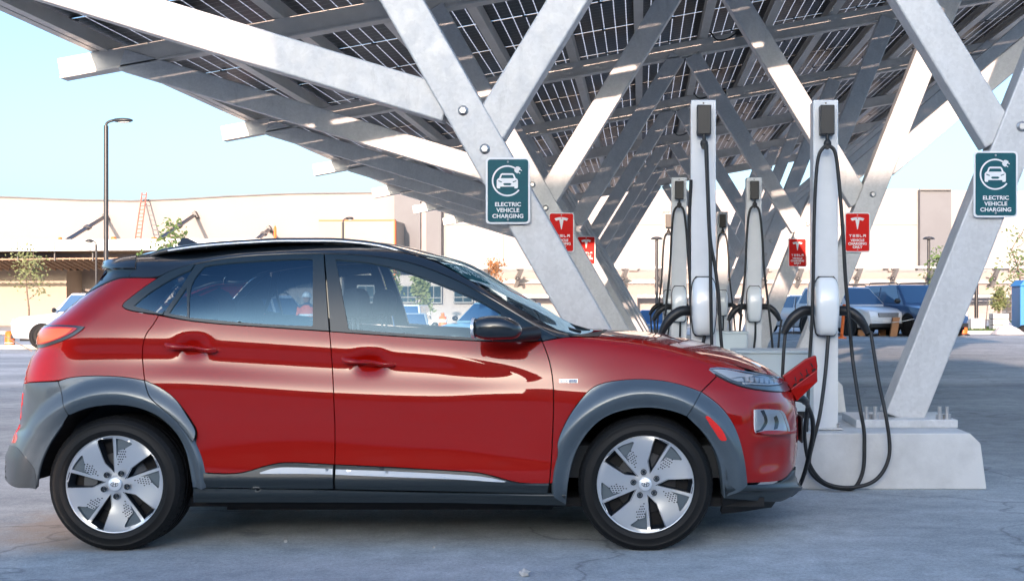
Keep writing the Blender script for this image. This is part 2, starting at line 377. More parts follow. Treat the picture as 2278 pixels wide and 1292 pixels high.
def ev_sign(label, px, py, y):
    s, c = sign_base('charging_sign', label, px, py, y, 'sign_green', .305, .457, 'teal charging signs on the front columns')
    yy = y - .0034; mb = MB(); ctr = (c.x - .004, c.z + .068)
    ro, ri = .107, .096; n = 40; a0, a1 = 52, 322
    pts = [(math.cos(R(a0 + (a1 - a0) * k / n)), math.sin(R(a0 + (a1 - a0) * k / n))) for k in range(n + 1)]
    mb.add([(ctr[0] + q[0] * ro, yy, ctr[1] + q[1] * ro) for q in pts] + [(ctr[0] + q[0] * ri, yy, ctr[1] + q[1] * ri) for q in pts], [(k, k + 1, n + 2 + k, n + 1 + k) for k in range(n)])
    # plug at the ring's upper end
    e = Vector((.103 * math.cos(R(48)), .103 * math.sin(R(48)))); d = Vector((.85, -.53)).normalized(); q = Vector((-d.y, d.x))
    def lp(a, b): p = e + d * a + q * b; return (p.x, p.y)
    for poly in ([lp(-.018, .013), lp(-.018, -.013), lp(-.006, -.022), lp(.014, -.022), lp(.014, .022), lp(-.006, .022)], [lp(.014, .008), lp(.014, .014), lp(.03, .014), lp(.03, .008)], [lp(.014, -.014), lp(.014, -.008), lp(.03, -.008), lp(.03, -.014)]):
        vs, fs = cdt(poly); decal(mb, vs, fs, ctr, yy)
    body = [(-.073, -.045), (-.073, .005), (-.066, .014), (-.057, .02), (-.046, .046), (-.036, .052), (.036, .052), (.046, .046), (.057, .02), (.066, .014), (.073, .005), (.073, -.045), (.068, -.052), (.05, -.052), (.048, -.04), (-.048, -.04), (-.05, -.052), (-.068, -.052)]
    holes = [[(-.046, .018), (.046, .018), (.037, .04), (-.037, .04)], [(-.064, .004), (-.036, -.006), (-.04, -.012), (-.06, -.004)], [(.064, .004), (.06, -.004), (.04, -.012), (.036, -.006)], [(-.03, -.022), (-.02, -.031), (.02, -.031), (.03, -.022), (.02, -.016), (-.02, -.016)]]
    vs, fs = cdt(body, holes); decal(mb, vs, fs, ctr, yy)
    mb.build('charging_symbol', M['sign_white'], s)
    for i, (t, sz) in enumerate((('ELECTRIC', .0375), ('VEHICLE', .0375), ('CHARGING', .0375))):
        mb = MB(); vs, fs = text_mesh(t, sz, .0011, 1.03); decal(mb, vs, fs, (c.x, c.z - .106 - .0405 * i), yy, 1, 1.08); mb.build('lettering', M['sign_white'], s)
    return s
ev_sign('teal electric vehicle charging sign on the nearest left column, above the red car', 1130, 424.5, FR[0] - .155)
e2 = ev_sign('teal electric vehicle charging sign on the nearest right column, above the plinth', 2215, 410, FR[0] - .155)
def red_sign(label, px, py, y):
    s, c = sign_base('charging_only_sign', label, px, py, y, 'sign_red', .29, .45, 'red charging only signs on the carport columns')
    yy = y - .0034; mb = MB(); top = c.z + .175
    def tp(a, b): return (a, b)
    n = 10; arc = lambda r, half: [(r * math.sin(R(-half + 2 * half * k / n)), r * math.cos(R(-half + 2 * half * k / n)) - .20) for k in range(n + 1)]
    o1 = arc(.205, 22.5); i1 = arc(.196, 22)[::-1]
    vs, fs = cdt(o1 + i1); decal(mb, vs, fs, (c.x, top - .008), yy)
    stem = [(-.074, -.012), (-.05, -.003), (-.012, .004), (0, -.012), (.012, .004), (.05, -.003), (.074, -.012), (.062, -.03), (.046, -.026), (.024, -.02), (.004, -.125), (-.004, -.125), (-.024, -.02), (-.046, -.026), (-.062, -.03)]
    vs, fs = cdt(stem); decal(mb, vs, fs, (c.x, top - .014), yy); mb.build('emblem', M['sign_print_red'], s)
    # wide word with split letters, built of bars
    mb = MB(); h = .028; w1 = .030; xs = [-.080, -.040, 0, .040, .080]; z0 = c.z - .052
    def bar(x0, x1, za, zb): mb.add([(c.x + x0, yy, z0 + za), (c.x + x1, yy, z0 + za), (c.x + x1, yy, z0 + zb), (c.x + x0, yy, z0 + zb)], [(0, 1, 2, 3)])
    t_ = .0075; q = w1 / 2
    bar(xs[0] - q, xs[0] + q, h - t_, h); bar(xs[0] - t_ / 2, xs[0] + t_ / 2, 0, h - t_ - .001)
    for za in (0, h / 2 - t_ / 2, h - t_): bar(xs[1] - q, xs[1] + q, za, za + t_)
    for za in (0, h / 2 - t_ / 2, h - t_): bar(xs[2] - q, xs[2] + q, za, za + t_)
    bar(xs[2] - q, xs[2] - q + t_, h / 2, h - t_); bar(xs[2] + q - t_, xs[2] + q, t_, h / 2)
    bar(xs[3] - q, xs[3] - q + t_, t_, h); bar(xs[3] - q, xs[3] + q, 0, t_)
    bar(xs[4] - q, xs[4] + q, h - t_, h); bar(xs[4] - q, xs[4] - q + t_, 0, h / 2 + t_ / 2); bar(xs[4] + q - t_, xs[4] + q, 0, h / 2 + t_ / 2); bar(xs[4] - q + t_, xs[4] + q - t_, h / 2 - t_ / 2, h / 2 + t_ / 2)
    mb.build('lettering', M['sign_print_red'], s)
    for i, t in enumerate(('VEHICLE', 'CHARGING', 'ONLY')):
        mb = MB(); vs, fs = text_mesh(t, .039, .0016, 1.0); decal(mb, vs, fs, (c.x, c.z - .102 - .0385 * i), yy, 1, 1.04); mb.build('lettering', M['sign_print_red'], s)
red_sign('red charging only sign on the second left column, partly behind the nearest column', 1249, 517, FR[1] - .155)
red_sign('red charging only sign on the third left column, mostly hidden by the columns before it', 1304, 557, FR[2] - .155)
red_sign('red charging only sign on the second right column, beside the nearest charger', 1907.5, 517, FR[1] - .155)
red_sign('red charging only sign on the third right column, left of the nearest charger', 1774, 562, FR[2] - .155)
# ================================================================== CHARGERS
def charger(X, y, label, cables, hoses=True, warm=False):
    t = thing('charging_post', label, 'charger', (X, y, ZB), 0, 'white charging posts in pairs under the carport')
    W = .165; H = HC + 1.33
    mb = MB(); mb.box(X - W / 2, X + W / 2, y, y + .17, ZB, H); mb.build('post', M['white_paint'], t, bevel=.006)
    mb = MB(); mb.box(X - W / 2 - .03, X + W / 2 + .03, y - .025, y + .195, ZB, ZB + .014)
    mb.build('foot_plate', M['steel'], t, bevel=.003)
    mb = MB()
    for dx in (-.085, .085): mb.tube([(X + dx, y - .012, ZB + .014), (X + dx, y - .012, ZB + .045)], .012, 6)
    mb.build('foot_bolt', M['bolt'], t)
    # retractor box with a small screw above
    mb = MB(); mb.box(X - .047, X + .047, y - .085, y - .001, HC + 1.09, HC + 1.285); mb.build('cable_reel_box', M['black_plastic'], t, bevel=.006)
    mb = MB(); mb.tube([(X, y - .002, H - .022), (X, y + .003, H - .022)], .006, 8); mb.build('screw', M['black_plastic'], t)
    mb = MB(); yc = y - .075
    mb.tube([(X, yc, HC + 1.09), (X, yc, HC + 1.05)], .012, 8); mb.ball((X, yc, HC + 1.03), .026, .024, .03); mb.tube([(X, yc - .02, HC + 1.01), (X, yc + .02, HC + 1.01)], .018, 10)
    mb.build('cable_clamp', M['rubber'], t)
    # rounded shell, wider at the middle, shallow at the top and bottom
    rows_ = []
    zs_ = [HC - .23, HC - .215, HC - .18, HC - .10, 0 + HC, HC + .06, HC + .11, HC + .138, HC + .152]
    hw = [.050, .066, .072, .080, .083, .080, .073, .062, .045]; dp = [.085, .105, .118, .13, .125, .112, .092, .07, .05]
    n = 17; v = []
    for z, h_, d_ in zip(zs_, hw, dp):
        for k in range(n):
            a = -math.pi / 2 + math.pi * k / (n - 1); cxx = math.copysign(abs(math.sin(a)) ** .45, math.sin(a)); cyy = abs(math.cos(a)) ** .45
            v.append((X + h_ * cxx, y - d_ * cyy, z))
    fs = [(i * n + k, i * n + k + 1, (i + 1) * n + k + 1, (i + 1) * n + k) for i in range(len(zs_) - 1) for k in range(n - 1)] + [list(range(n))[::-1], list(range((len(zs_) - 1) * n, len(zs_) * n))]
    mb = MB(); mb.add(v, fs, True); mb.build('charger_shell', M['charger_shell'], t)
    mb = MB()   # dark gasket behind the shell
    g = []
    for z, h_ in zip(zs_, hw): g.append((h_ + .007, z + (.008 if z > HC + .14 else (-.006 if z < HC - .22 else 0))))
    poly = [(a, b) for a, b in g] + [(-a, b) for a, b in g[::-1]]
    mb.prism(poly, lambda a, b, tt: (X + a, y + tt, b), -.012, -.001); mb.build('gasket', M['black_plastic'], t)
    mb = MB()   # second charger on the far face
    mb.prism(poly, lambda a, b, tt: (X + a, y + tt, b), .171, .28); mb.build('rear_charger_shell', M['charger_shell'], t, bevel=.02)
    for nm, pts, r in cables:
        mb = MB(); mb.tube(spline([Vector((X + a, y + b, HC + c)) for a, b, c in pts], 8), r, 8); mb.build(nm, M['rubber'], t)
    for s_ in hoses:
        mb = MB(); c0 = Vector((X + s_ * .075, y + .04, HC - .07))
        pts = spline([c0, c0 + Vector((s_ * .075, -.03, -.002)), c0 + Vector((s_ * .135, -.04, -.04)), c0 + Vector((s_ * .178, -.04, -.095)), c0 + Vector((s_ * .205, -.04, -.15))], 4)
        nn = len(pts); mb.tube(pts, [(.034 if i < nn * .55 else .034 - .014 * (i - nn * .55) / (nn * .45)) for i in range(nn)], 10)
        mb.build('connector', M['black_plastic'], t)
    return t
S1 = 335.
def rel(px, py, X0): return ((px - CX) / S1 - X0, (CY - py) / S1)
XR, XL = 1.23, .418
def cab(pts, X0, b=-.1):
    out = []
    for q_ in pts:
        bb = b if len(q_) == 2 else q_[2]; p = P(q_[0], q_[1], 8.24 + bb); out.append((p.x - X0, bb, max(p.z, .016) - HC))
    return out
nearR = [('charging_cable', cab([(1838, 322), (1822, 345), (1815, 400), (1811, 500), (1809, 620), (1806, 720), (1801, 800), (1797, 900, -.2), (1794, 960, -.24)], XR, -.085), .0115),
         ('charging_cable', cab([(1842, 322), (1858, 340), (1866, 400), (1874, 500), (1881, 620), (1889, 710), (1897, 800), (1912, 900, -.21), (1921, 950, -.225), (1923, 985, -.23), (1920, 1045, -.24), (1903, 1082, -.25), (1878, 1091, -.25), (1838, 1078, -.25), (1806, 1053, -.22), (1800, 1025, -.2), (1808, 985, -.225), (1824, 920, -.21), (1836, 830, -.11), (1843, 745, -.06)], XR, -.085), .0125),
         ('charging_cable', cab([(1937, 737, .0), (1945, 790), (1955, 850, -.14), (1969, 915, -.23), (1979, 985, -.25), (1975, 1025, -.26), (1957, 1058, -.27), (1928, 1077, -.28), (1880, 1084, -.28), (1835, 1073, -.28), (1808, 1045, -.3), (1795, 1010, -.32), (1790, 960, -.35), (1796, 905, -.5)], XR, -.06), .0125),
         ('charging_cable', cab([(1747, 740, .0), (1743, 790), (1740, 870), (1744, 940)], XR, -.03), .0115)]
stdR = [('charging_cable', cab([(1838, 322), (1822, 345), (1813, 420), (1806, 560), (1792, 700), (1783, 830), (1775, 945)], XR, -.085), .0125),
        ('charging_cable', cab([(1842, 322), (1858, 345), (1868, 430), (1876, 560), (1892, 700), (1905, 830), (1912, 945)], XR, -.085), .0125),
        ('charging_cable', cab([(1937, 737, 0), (1930, 790), (1925, 860), (1930, 940)], XR, -.03), .0115),
        ('charging_cable', cab([(1747, 740, 0), (1752, 800), (1757, 870), (1753, 945)], XR, -.03), .0115),
        ('charging_cable', cab([(1843, 745, -.05), (1842, 800), (1835, 870), (1838, 950)], XR, -.05), .0115)]
nearL = [('charging_cable', cab([(1570, 322), (1573, 400), (1577, 500), (1580, 560), (1581, 640), (1583, 750), (1586, 900)], XL, -.14), .0115),
         ('charging_cable', cab([(1572, 322), (1575, 420), (1580, 530), (1590, 590), (1599, 660), (1603, 740), (1608, 800), (1612, 900)], XL, -.13), .0115),
         ('charging_cable', cab([(1568, 745, -.05), (1563, 775), (1560, 860), (1562, 940)], XL, -.05), .0115),
         ('charging_cable', cab([(1470, 745, 0), (1478, 830), (1480, 940)], XL, -.03), .0115),
         ('charging_cable', cab([(1537, 400, -.02), (1533, 520), (1537, 680), (1540, 760), (1536, 930)], XL, .02), .0115)]
labs = [('white charging post nearest on the right, its cables looping down before the plinth', nearR, XR, (-1, 1)),
        ('white charging post nearest on the left, two cables hanging straight down its front', nearL, XL, (-1,))]
for lab, cb, X, hs in labs: charger(X, 8.24, lab, cb, hs)
stdL = [(a, [(x, b, z) for x, b, z in p], r) for a, p, r in stdR]
for k in (1, 2):
    y = 8.24 + 5.2 * k
    o_ = ('second', 'third')[k - 1]
    charger(XR, y, f'{o_} white charging post back along the right-hand line, cables arched from its reel box', stdR, (-1, 1))
    charger(XL, y, f'{o_} white charging post back along the left-hand line, cables arched from its reel box', stdL, (-1, 1))
# pale supply cabinets behind the posts
def cabinet(x0, x1, y0, y1, z0, z1, label):
    t = thing('supply_cabinet', label, 'cabinet', ((x0 + x1) / 2, y0, z0), 0, 'pale supply cabinets behind the charging posts')
    mb = MB(); mb.box(x0, x1, y0, y1, z0 + .05, z1 - .02); mb.build('cabinet_body', M['cabinet'], t, bevel=.01)
    mb = MB(); mb.box(x0 - .012, x1 + .012, y0 - .012, y1 + .012, z1 - .02, z1); mb.build('cabinet_lid', M['cabinet'], t, bevel=.004)
    mb = MB(); mb.box(x0 + .03, x1 - .03, y0 + .03, y1 - .03, z0, z0 + .05); mb.build('cabinet_foot', M['black_plastic'], t)
    mb = MB(); mb.box(x0 + .09, x0 + .105, y0 - .018, y0 - .001, (z0 + z1) / 2 - .06, (z0 + z1) / 2 + .06); mb.build('latch', M['bolt'], t)
cabinet(.70, 1.34, 9.02, 9.5, ZB, HC - .365, 'pale grey-blue metal cabinet standing on the nearest plinth behind the charging posts')
cabinet(.75, 1.13, 13.1, 13.5, 0, HC - .33, 'smaller pale cabinet farther back between the second pair of charging posts')
mb = MB(); cxb, cyb = 1.63, 9.6
mb.lathe([(.085, 0), (.085, .60), (.075, .66), (.05, .70), (.001, .715)], lambda x, y, h: (cxb - .1 + x, 10.2 + y, h), 24)
tag(mb.build('bollard', M['concrete']), 'short round-topped white concrete bollard behind the nearest charging post', 'bollard')
# ================================================================== RED CAR
YC = 6.94
def U(px, Y=6.1): return (px - CX) * Y / F
def Z(py, Y=6.1): return HC + (CY - py) * Y / F
def pchip(x, y, xi):
    x = np.asarray(x, float); y = np.asarray(y, float); h = np.diff(x); d = np.diff(y) / h; n = len(x)
    m = np.zeros(n)
    for i in range(1, n - 1):
        if d[i - 1] * d[i] > 0:
            w1 = 2 * h[i] + h[i - 1]; w2 = h[i] + 2 * h[i - 1]; m[i] = (w1 + w2) / (w1 / d[i - 1] + w2 / d[i])
    m[0] = d[0]; m[-1] = d[-1]
    xi = np.clip(xi, x[0], x[-1]); k = np.clip(np.searchsorted(x, xi) - 1, 0, n - 2); t = (xi - x[k]) / h[k]
    return ((2 * t**3 - 3 * t**2 + 1) * y[k] + (t**3 - 2 * t**2 + t) * h[k] * m[k] + (-2 * t**3 + 3 * t**2) * y[k + 1] + (t**3 - t**2) * h[k] * m[k + 1])
DU = .005
us = np.arange(-3.40, 1.10, DU); zs = np.arange(.02, 1.75, DU)
ROWS = [  # each {px: (py, halfwidth)}
    {0: (1165, .74), 1800: (1165, .74)},
    {0: (1108, .84), 740: (1108, .836), 1800: (1108, .84)},
    {0: (1066, .868), 450: (1066, .870), 740: (1062, .870), 1230: (1072, .868), 1800: (1066, .868)},
    {0: (1042, .875), 250: (1042, .878), 470: (1045, .869), 740: (1036, .867), 1000: (1040, .868), 1230: (1052, .868), 1436: (1042, .876), 1800: (1042, .875)},
    {0: (1010, .876), 250: (1010, .880), 470: (1008, .863), 740: (1004, .860), 1000: (1008, .859), 1200: (1016, .862), 1436: (1010, .878), 1800: (1010, .872)},
    {0: (950, .876), 250: (950, .880), 470: (950, .858), 740: (950, .855), 1000: (950, .855), 1200: (950, .862), 1436: (950, .878), 1800: (950, .872)},
    {0: (870, .868), 250: (862, .875), 400: (858, .866), 470: (862, .861), 740: (884, .857), 950: (892, .857), 1080: (886, .858), 1230: (890, .864), 1436: (872, .868), 1560: (880, .868), 1800: (895, .868)},
    {0: (790, .838), 250: (788, .843), 470: (796, .825), 740: (808, .824), 950: (818, .826), 1080: (838, .838), 1230: (845, .848), 1436: (830, .835), 1560: (842, .840), 1800: (870, .845)},
    {0: (764, .836), 250: (764, .845), 470: (772, .829), 740: (784, .828), 950: (797, .829), 1080: (812, .834), 1230: (822, .838), 1436: (804, .808), 1560: (824, .815), 1800: (858, .82)},
    {0: (690, .80), 250: (690, .806), 350: (700, .806), 740: (737, .806), 950: (752, .806), 1080: (759, .803), 1230: (762, .796), 1436: (772, .760), 1560: (795, .765), 1680: (826, .77), 1800: (850, .775)},
    {0: (600, .70), 250: (600, .705), 350: (608, .690), 500: (576, .655), 740: (563, .645), 880: (574, .650), 1000: (614, .670), 1110: (675, .705), 1190: (722, .745), 1250: (744, .762), 1330: (748, .745), 1436: (756, .69), 1560: (785, .69), 1680: (820, .70), 1800: (842, .70)},
    {0: (575, .64), 250: (575, .64), 350: (572, .60), 500: (552, .585), 740: (544, .585), 880: (553, .59), 1000: (588, .60), 1110: (655, .63), 1190: (705, .66), 1250: (731, .68), 1330: (740, .60), 1436: (746, .55), 1560: (774, .54), 1680: (811, .54), 1800: (835, .54)},
    {0: (520, .30), 350: (540, .3), 740: (515, .3), 880: (520, .3), 1000: (560, .3), 1190: (680, .3), 1250: (705, .3), 1330: (722, .3), 1436: (730, .3), 1560: (758, .3), 1680: (795, .3), 1800: (820, .3)},
]
zr = []; wr = []
for r_ in ROWS:
    xs = sorted(r_); zr.append(pchip([U(x) for x in xs], [Z(r_[x][0]) for x in xs], us)); wr.append(pchip([U(x) for x in xs], [r_[x][1] for x in xs], us))
zr = np.array(zr); wr = np.array(wr)
Wt = np.zeros((len(us), len(zs)))
for i in range(len(us)): Wt[i] = pchip(zr[:, i], wr[:, i], zs)
# plan taper at nose and tail
nose = [(1165, 1735), (1107, 1752), (1082, 1778), (1057, 1770), (997, 1776), (947, 1778), (906, 1775), (880, 1766), (865, 1758), (845, 1750), (830, 1742), (800, 1738), (500, 1738)]
tail = [(1165, 80), (1087, 34), (1068, 8), (1050, 4), (1010, 5), (990, 12), (960, 24), (941, 34), (890, 38), (856, 40), (825, 44), (794, 53), (769, 68), (741, 72), (729, 78), (716, 90), (696, 116), (673, 141), (649, 167), (624, 189), (605, 202), (596, 192), (560, 190), (480, 190)]
un = pchip(sorted(Z(a, 6.75) for a, b in nose), [U(b, 6.78) for a, b in sorted(nose, key=lambda q: Z(q[0], 6.75))], zs)
ut = pchip(sorted(Z(a, 6.4) for a, b in tail), [U(b, 6.42) for a, b in sorted(tail, key=lambda q: Z(q[0], 6.4))], zs)
def blur1(a, s, ax):
    k = np.arange(-int(4 * s), int(4 * s) + 1); g = np.exp(-k * k / (2 * s * s)); g /= g.sum()
    pad = [(0, 0), (0, 0)]; pad[ax] = (len(k) // 2,) * 2; ap = np.pad(a, pad, mode='edge')
    return np.apply_along_axis(lambda v: np.convolve(v, g, mode='valid'), ax, ap)
Wt = blur1(blur1(Wt, 3.0, 1), 9, 0)
UU, ZZ = np.meshgrid(us, zs, indexing='ij')
Ln, Lr, ex = .66, .42, 2.35
tn = np.clip((UU - (un[None] - Ln)) / Ln, 0, 1); tt_ = np.clip(((ut[None] + Lr) - UU) / Lr, 0, 1)
Wt = Wt * (1 - tn ** ex) ** (1 / ex) * (1 - tt_ ** 2.6) ** (1 / 2.6)
def dent(pxa, pya, rx, ry, depth, pw=2):
    global Wt
    q = (np.abs((UU - U(pxa)) / (rx * .0022)) ** pw + np.abs((ZZ - Z(pya)) / (ry * .0022)) ** pw)
    Wt = Wt - depth * np.exp(-q * 1.6)
dent(427, 771, 36, 24, .026, 2.6); dent(822, 806, 36, 24, .026, 2.6)          # handle bowls
dent(1722, 1024, 42, 36, .035, 4)                                         # fog pocket
dent(1722, 938, 46, 32, .03, 4)                                           # lower lamp niche
Wt = blur1(blur1(Wt, 1.2, 1), 1.2, 0)
def Wf(u, z):
    a = np.clip((u - us[0]) / DU, 0, len(us) - 1.001); b = np.clip((z - zs[0]) / DU, 0, len(zs) - 1.001)
    i = a.astype(int); j = b.astype(int); fa = a - i; fb = b - j
    return Wt[i, j] * (1 - fa) * (1 - fb) + Wt[i + 1, j] * fa * (1 - fb) + Wt[i, j + 1] * (1 - fa) * fb + Wt[i + 1, j + 1] * fa * fb
GU, GZ = np.gradient(Wt, DU)
GU = np.clip(blur1(blur1(GU, 1.5, 0), 1.5, 1), -8, 8); GZ = np.clip(blur1(blur1(GZ, 1.5, 0), 1.5, 1), -8, 8)
def Gf(T, u, z):
    a = np.clip((u - us[0]) / DU, 0, len(us) - 1.001); b = np.clip((z - zs[0]) / DU, 0, len(zs) - 1.001)
    i = a.astype(int); j = b.astype(int); fa = a - i; fb = b - j
    return T[i, j] * (1 - fa) * (1 - fb) + T[i + 1, j] * fa * (1 - fb) + T[i, j + 1] * (1 - fa) * fb + T[i + 1, j + 1] * fa * fb
YS = np.linspace(5.95, YC - .01, 150)
def surf(px, py, off=None):
    px = np.array(px, float); py = np.array(py, float)
    for it in range(24):
        p, n, ok = surf0(px, py)
        if ok.all() or it == 23: break
        px[~ok] += 1.6 * np.sign(900 - px[~ok])
    return p, n
def surf0(px, py):
    """image points -> car side surface points (near side) and normals; off(px,py) moves them outward"""
    px = np.asarray(px, float); py = np.asarray(py, float)
    X = (px[:, None] - CX) * YS[None] / F; Zz = HC + (CY - py[:, None]) * YS[None] / F
    g = YS[None] - (YC - Wf(X.ravel(), Zz.ravel()).reshape(X.shape))
    hit = g >= 0; k = np.where(hit.any(1), hit.argmax(1), len(YS) - 1); k = np.maximum(k, 1); ar = np.arange(len(px))
    g0 = g[ar, k - 1]; g1 = g[ar, k]; t = np.where(hit.any(1), np.clip(g0 / np.where(np.abs(g0 - g1) < 1e-9, -1, g0 - g1), 0, 1), 1.)
    Y = YS[k - 1] + (YS[k] - YS[k - 1]) * t
    u = (px - CX) * Y / F; z = HC + (CY - py) * Y / F
    n = np.stack([-Gf(GU, u, z), -np.ones_like(u), -Gf(GZ, u, z)], 1); n /= np.linalg.norm(n, axis=1)[:, None]
    return np.stack([u, Y, z], 1), n, hit.any(1)
def inpoly(P_, poly):
    x, y = P_[:, 0], P_[:, 1]; c = np.zeros(len(P_), bool); j = len(poly) - 1
    for i in range(len(poly)):
        xi, yi = poly[i]; xj, yj = poly[j]
        if yi != yj: c ^= ((yi > y) != (yj > y)) & (x < (xj - xi) * (y - yi) / (yj - yi) + xi)
        j = i
    return c
def densify(poly, step, closed=True):
    out = []; n = len(poly)
    for i in range(n if closed else n - 1):
        a, b = np.array(poly[i], float), np.array(poly[(i + 1) % n], float); k = max(1, int(np.linalg.norm(b - a) / step))
        out += [tuple(a + (b - a) * t / k) for t in range(k)]
    return out
def area(p): return .5 * sum(p[i][0] * p[(i + 1) % len(p)][1] - p[(i + 1) % len(p)][0] * p[i][1] for i in range(len(p)))
def inset(poly, d):
    if not d: return poly
    n = len(poly); s = 1 if area(poly) > 0 else -1; out = []
    for i in range(n):
        p, a, b = (np.array(poly[k % n], float) for k in (i, i - 1, i + 1))
        e1 = (p - a); e2 = (b - p); e1 /= np.linalg.norm(e1) + 1e-9; e2 /= np.linalg.norm(e2) + 1e-9
        n1 = np.array([-e1[1], e1[0]]) * s; n2 = np.array([-e2[1], e2[0]]) * s; m = n1 + n2; L = np.linalg.norm(m)
        if L < .3: m = n1; L = 1
        m = m / L; c = max(.5, float(m @ n1)); out.append(tuple(p + m * d / c))
    return out
def soften(poly, turn=40, it=2):
    for _ in range(it):
        n = len(poly); out = []
        for i in range(n):
            p, a, b = (np.array(poly[k % n], float) for k in (i, i - 1, i + 1)); e1 = p - a; e2 = b - p; L1 = np.linalg.norm(e1); L2 = np.linalg.norm(e2)
            if L1 < 1e-6 or L2 < 1e-6: continue
            ang = math.degrees(math.acos(max(-1, min(1, float(e1 @ e2) / (L1 * L2)))))
            if 2 < ang < turn: out += [tuple(p - e1 * .25), tuple(p + e2 * .25)]
            else: out.append(tuple(p))
        poly = out
    return poly
def smooth_poly(pts, n=3):
    return [(v.x, v.y) for v in spline([(a, b) for a, b in pts], n)]
CARMATS = {}
car = thing('compact_suv', 'glossy red compact SUV with black roof and grey wheel arches, plugged in at its nose', 'car', (0, YC, 0))
def panel(name, outer, m, parent=None, holes=(), d=1.3, step=8, off=0., skirt=.022, both=True, offn=None, label=None, rim=None):
    """a body panel cut from the side surface; mirrored to the far side as an object of its own"""
    parent = parent or car
    outer = densify(inset(soften(outer), d), step); holes = [densify(inset(soften(h), -d if d else 0), step) for h in holes]
    xs = [p[0] for p in outer]; ys = [p[1] for p in outer]
    gx, gy = np.meshgrid(np.arange(min(xs), max(xs), step), np.arange(min(ys), max(ys), step * .87)); gx[::2] += step / 2
    G = np.stack([gx.ravel(), gy.ravel()], 1); keep = inpoly(G, outer)
    for h in holes: keep &= ~inpoly(G, h)
    allb = np.array(outer + [q for h in holes for q in h])
    G = G[keep]
    if len(G):
        dm = np.min(((G[:, None, :] - allb[None]) ** 2).sum(2), 1); G = G[dm > (step * .45) ** 2]
    pts = [Vector(p) for p in outer]; ed = [(i, (i + 1) % len(outer)) for i in range(len(outer))]; loops = [list(range(len(outer)))]
    for h in holes:
        b = len(pts); pts += [Vector(p) for p in h]; ed += [(b + i, b + (i + 1) % len(h)) for i in range(len(h))]; loops.append(list(range(b, b + len(h))))
    pts += [Vector(p) for p in G]
    r = delaunay_2d_cdt(pts, ed, [], 0, 1e-6); V2 = np.array([tuple(v) for v in r[0]]); orig = r[3]
    T = [f for f in r[2]]; C = np.array([V2[list(f)].mean(0) for f in T]); ok = inpoly(C, outer)
    for h in holes: ok &= ~inpoly(C, h)
    T = [tuple(f) for f, o in zip(T, ok) if o]
    def pos(q):
        p, n = surf(q[:, 0], q[:, 1]); o = off(q[:, 0], q[:, 1]) if callable(off) else np.full(len(q), off)
        return p + n * o[:, None], n
    Pn, N = pos(V2)
    if callable(off):
        e = .8; A, _ = pos(V2 + [e, 0]); A2, _ = pos(V2 - [e, 0]); B, _ = pos(V2 + [0, e]); B2, _ = pos(V2 - [0, e])
        N2 = np.cross(A - A2, B - B2); L = np.linalg.norm(N2, axis=1); N2 = N2 / np.maximum(L, 1e-12)[:, None]; N2 *= np.where(N2[:, 1] > 0, -1, 1)[:, None]
        N = np.where((L > 1e-9)[:, None], N2, N)
    # drop unused vertices
    used = sorted({i for f in T for i in f}); mp = {o: k for k, o in enumerate(used)}
    V = [Pn[i] for i in used]; NN = [N[i] for i in used]; Fc = []
    for f in T:
        a, b, c = (Pn[i] for i in f); nrm = np.cross(b - a, c - a)
        f2 = f if nrm @ N[f[0]] >= 0 else f[::-1]; Fc.append([mp[i] for i in f2])
    # border skirt from boundary edges
    if skirt:
        cnt = {}
        for f in Fc:
            for i in range(3):
                e_ = (f[i], f[(i + 1) % 3]); cnt[e_] = cnt.get(e_, 0) + 1
        bd = [e_ for e_ in cnt if (e_[1], e_[0]) not in cnt]
        for a, b in bd:
            pa, pb, na, nb = V[a], V[b], NN[a], NN[b]
            out = np.cross(pb - pa, (na + nb) / 2); L = np.linalg.norm(out); out = out / L if L > 1e-9 else na
            k = len(V); V += [pa, pb, pb - nb * skirt, pa - na * skirt]; NN += [(out + na) / 1.5, (out + nb) / 1.5, out, out]
            Fc.append([k + 1, k, k + 3, k + 2])
    obs = []
    for side in ((0, 1) if both else (0,)):
        v = np.array(V); nn = np.array(NN); nn /= np.maximum(np.linalg.norm(nn, axis=1), 1e-9)[:, None]; fc = Fc
        if side: v = v.copy(); v[:, 1] = 2 * YC - v[:, 1]; nn[:, 1] *= -1; fc = [f[::-1] for f in Fc]
        me = bpy.data.meshes.new(name); me.from_pydata(v.tolist(), [], fc); me.polygons.foreach_set('use_smooth', [True] * len(fc)); me.update()
        me.normals_split_custom_set_from_vertices([tuple(q) for q in nn])
        par = parent if not isinstance(parent, (list, tuple)) else parent[side]
        o = link(name, me, m, par)
        if label: o['label'] = label
        obs.append(o)
    return obs
def red_paint():
    m = mat('red_car_paint', (.31, .0028, .0003), .42, .0, .95, .012, spec=.08)
    b = m.node_tree.nodes['Principled BSDF']; b.inputs['Coat IOR'].default_value = 1.5
    n = m.node_tree.nodes; l = m.node_tree.links
    tc = n.new('ShaderNodeTexCoord'); t = n.new('ShaderNodeTexNoise'); t.inputs['Scale'].default_value = 900; bp = n.new('ShaderNodeBump'); bp.inputs['Strength'].default_value = .12; bp.inputs['Distance'].default_value = .0004
    l.new(tc.outputs['Object'], t.inputs['Vector']); l.new(t.outputs['Fac'], bp.inputs['Height']); l.new(bp.outputs[0], b.inputs['Normal'])
    return m
M['red'] = red_paint()
M['gloss_black'] = mat('black_roof_paint', (.006, .010, .014), .3, 0, 1., .02)
M['frame_black'] = mat('window_frame_black', (.010, .022, .030), .38, 0, .25, .2)
M['clad'] = mat('grey_cladding', (.085, .110, .130), .28, .25, .55, .12, noise=(6, (.077, .10, .118), .4, .6), bump=(260, .05, .0006))
M['clad_dark'] = mat('dark_cladding', (.020, .028, .033), .38, bump=(300, .08, .0006))
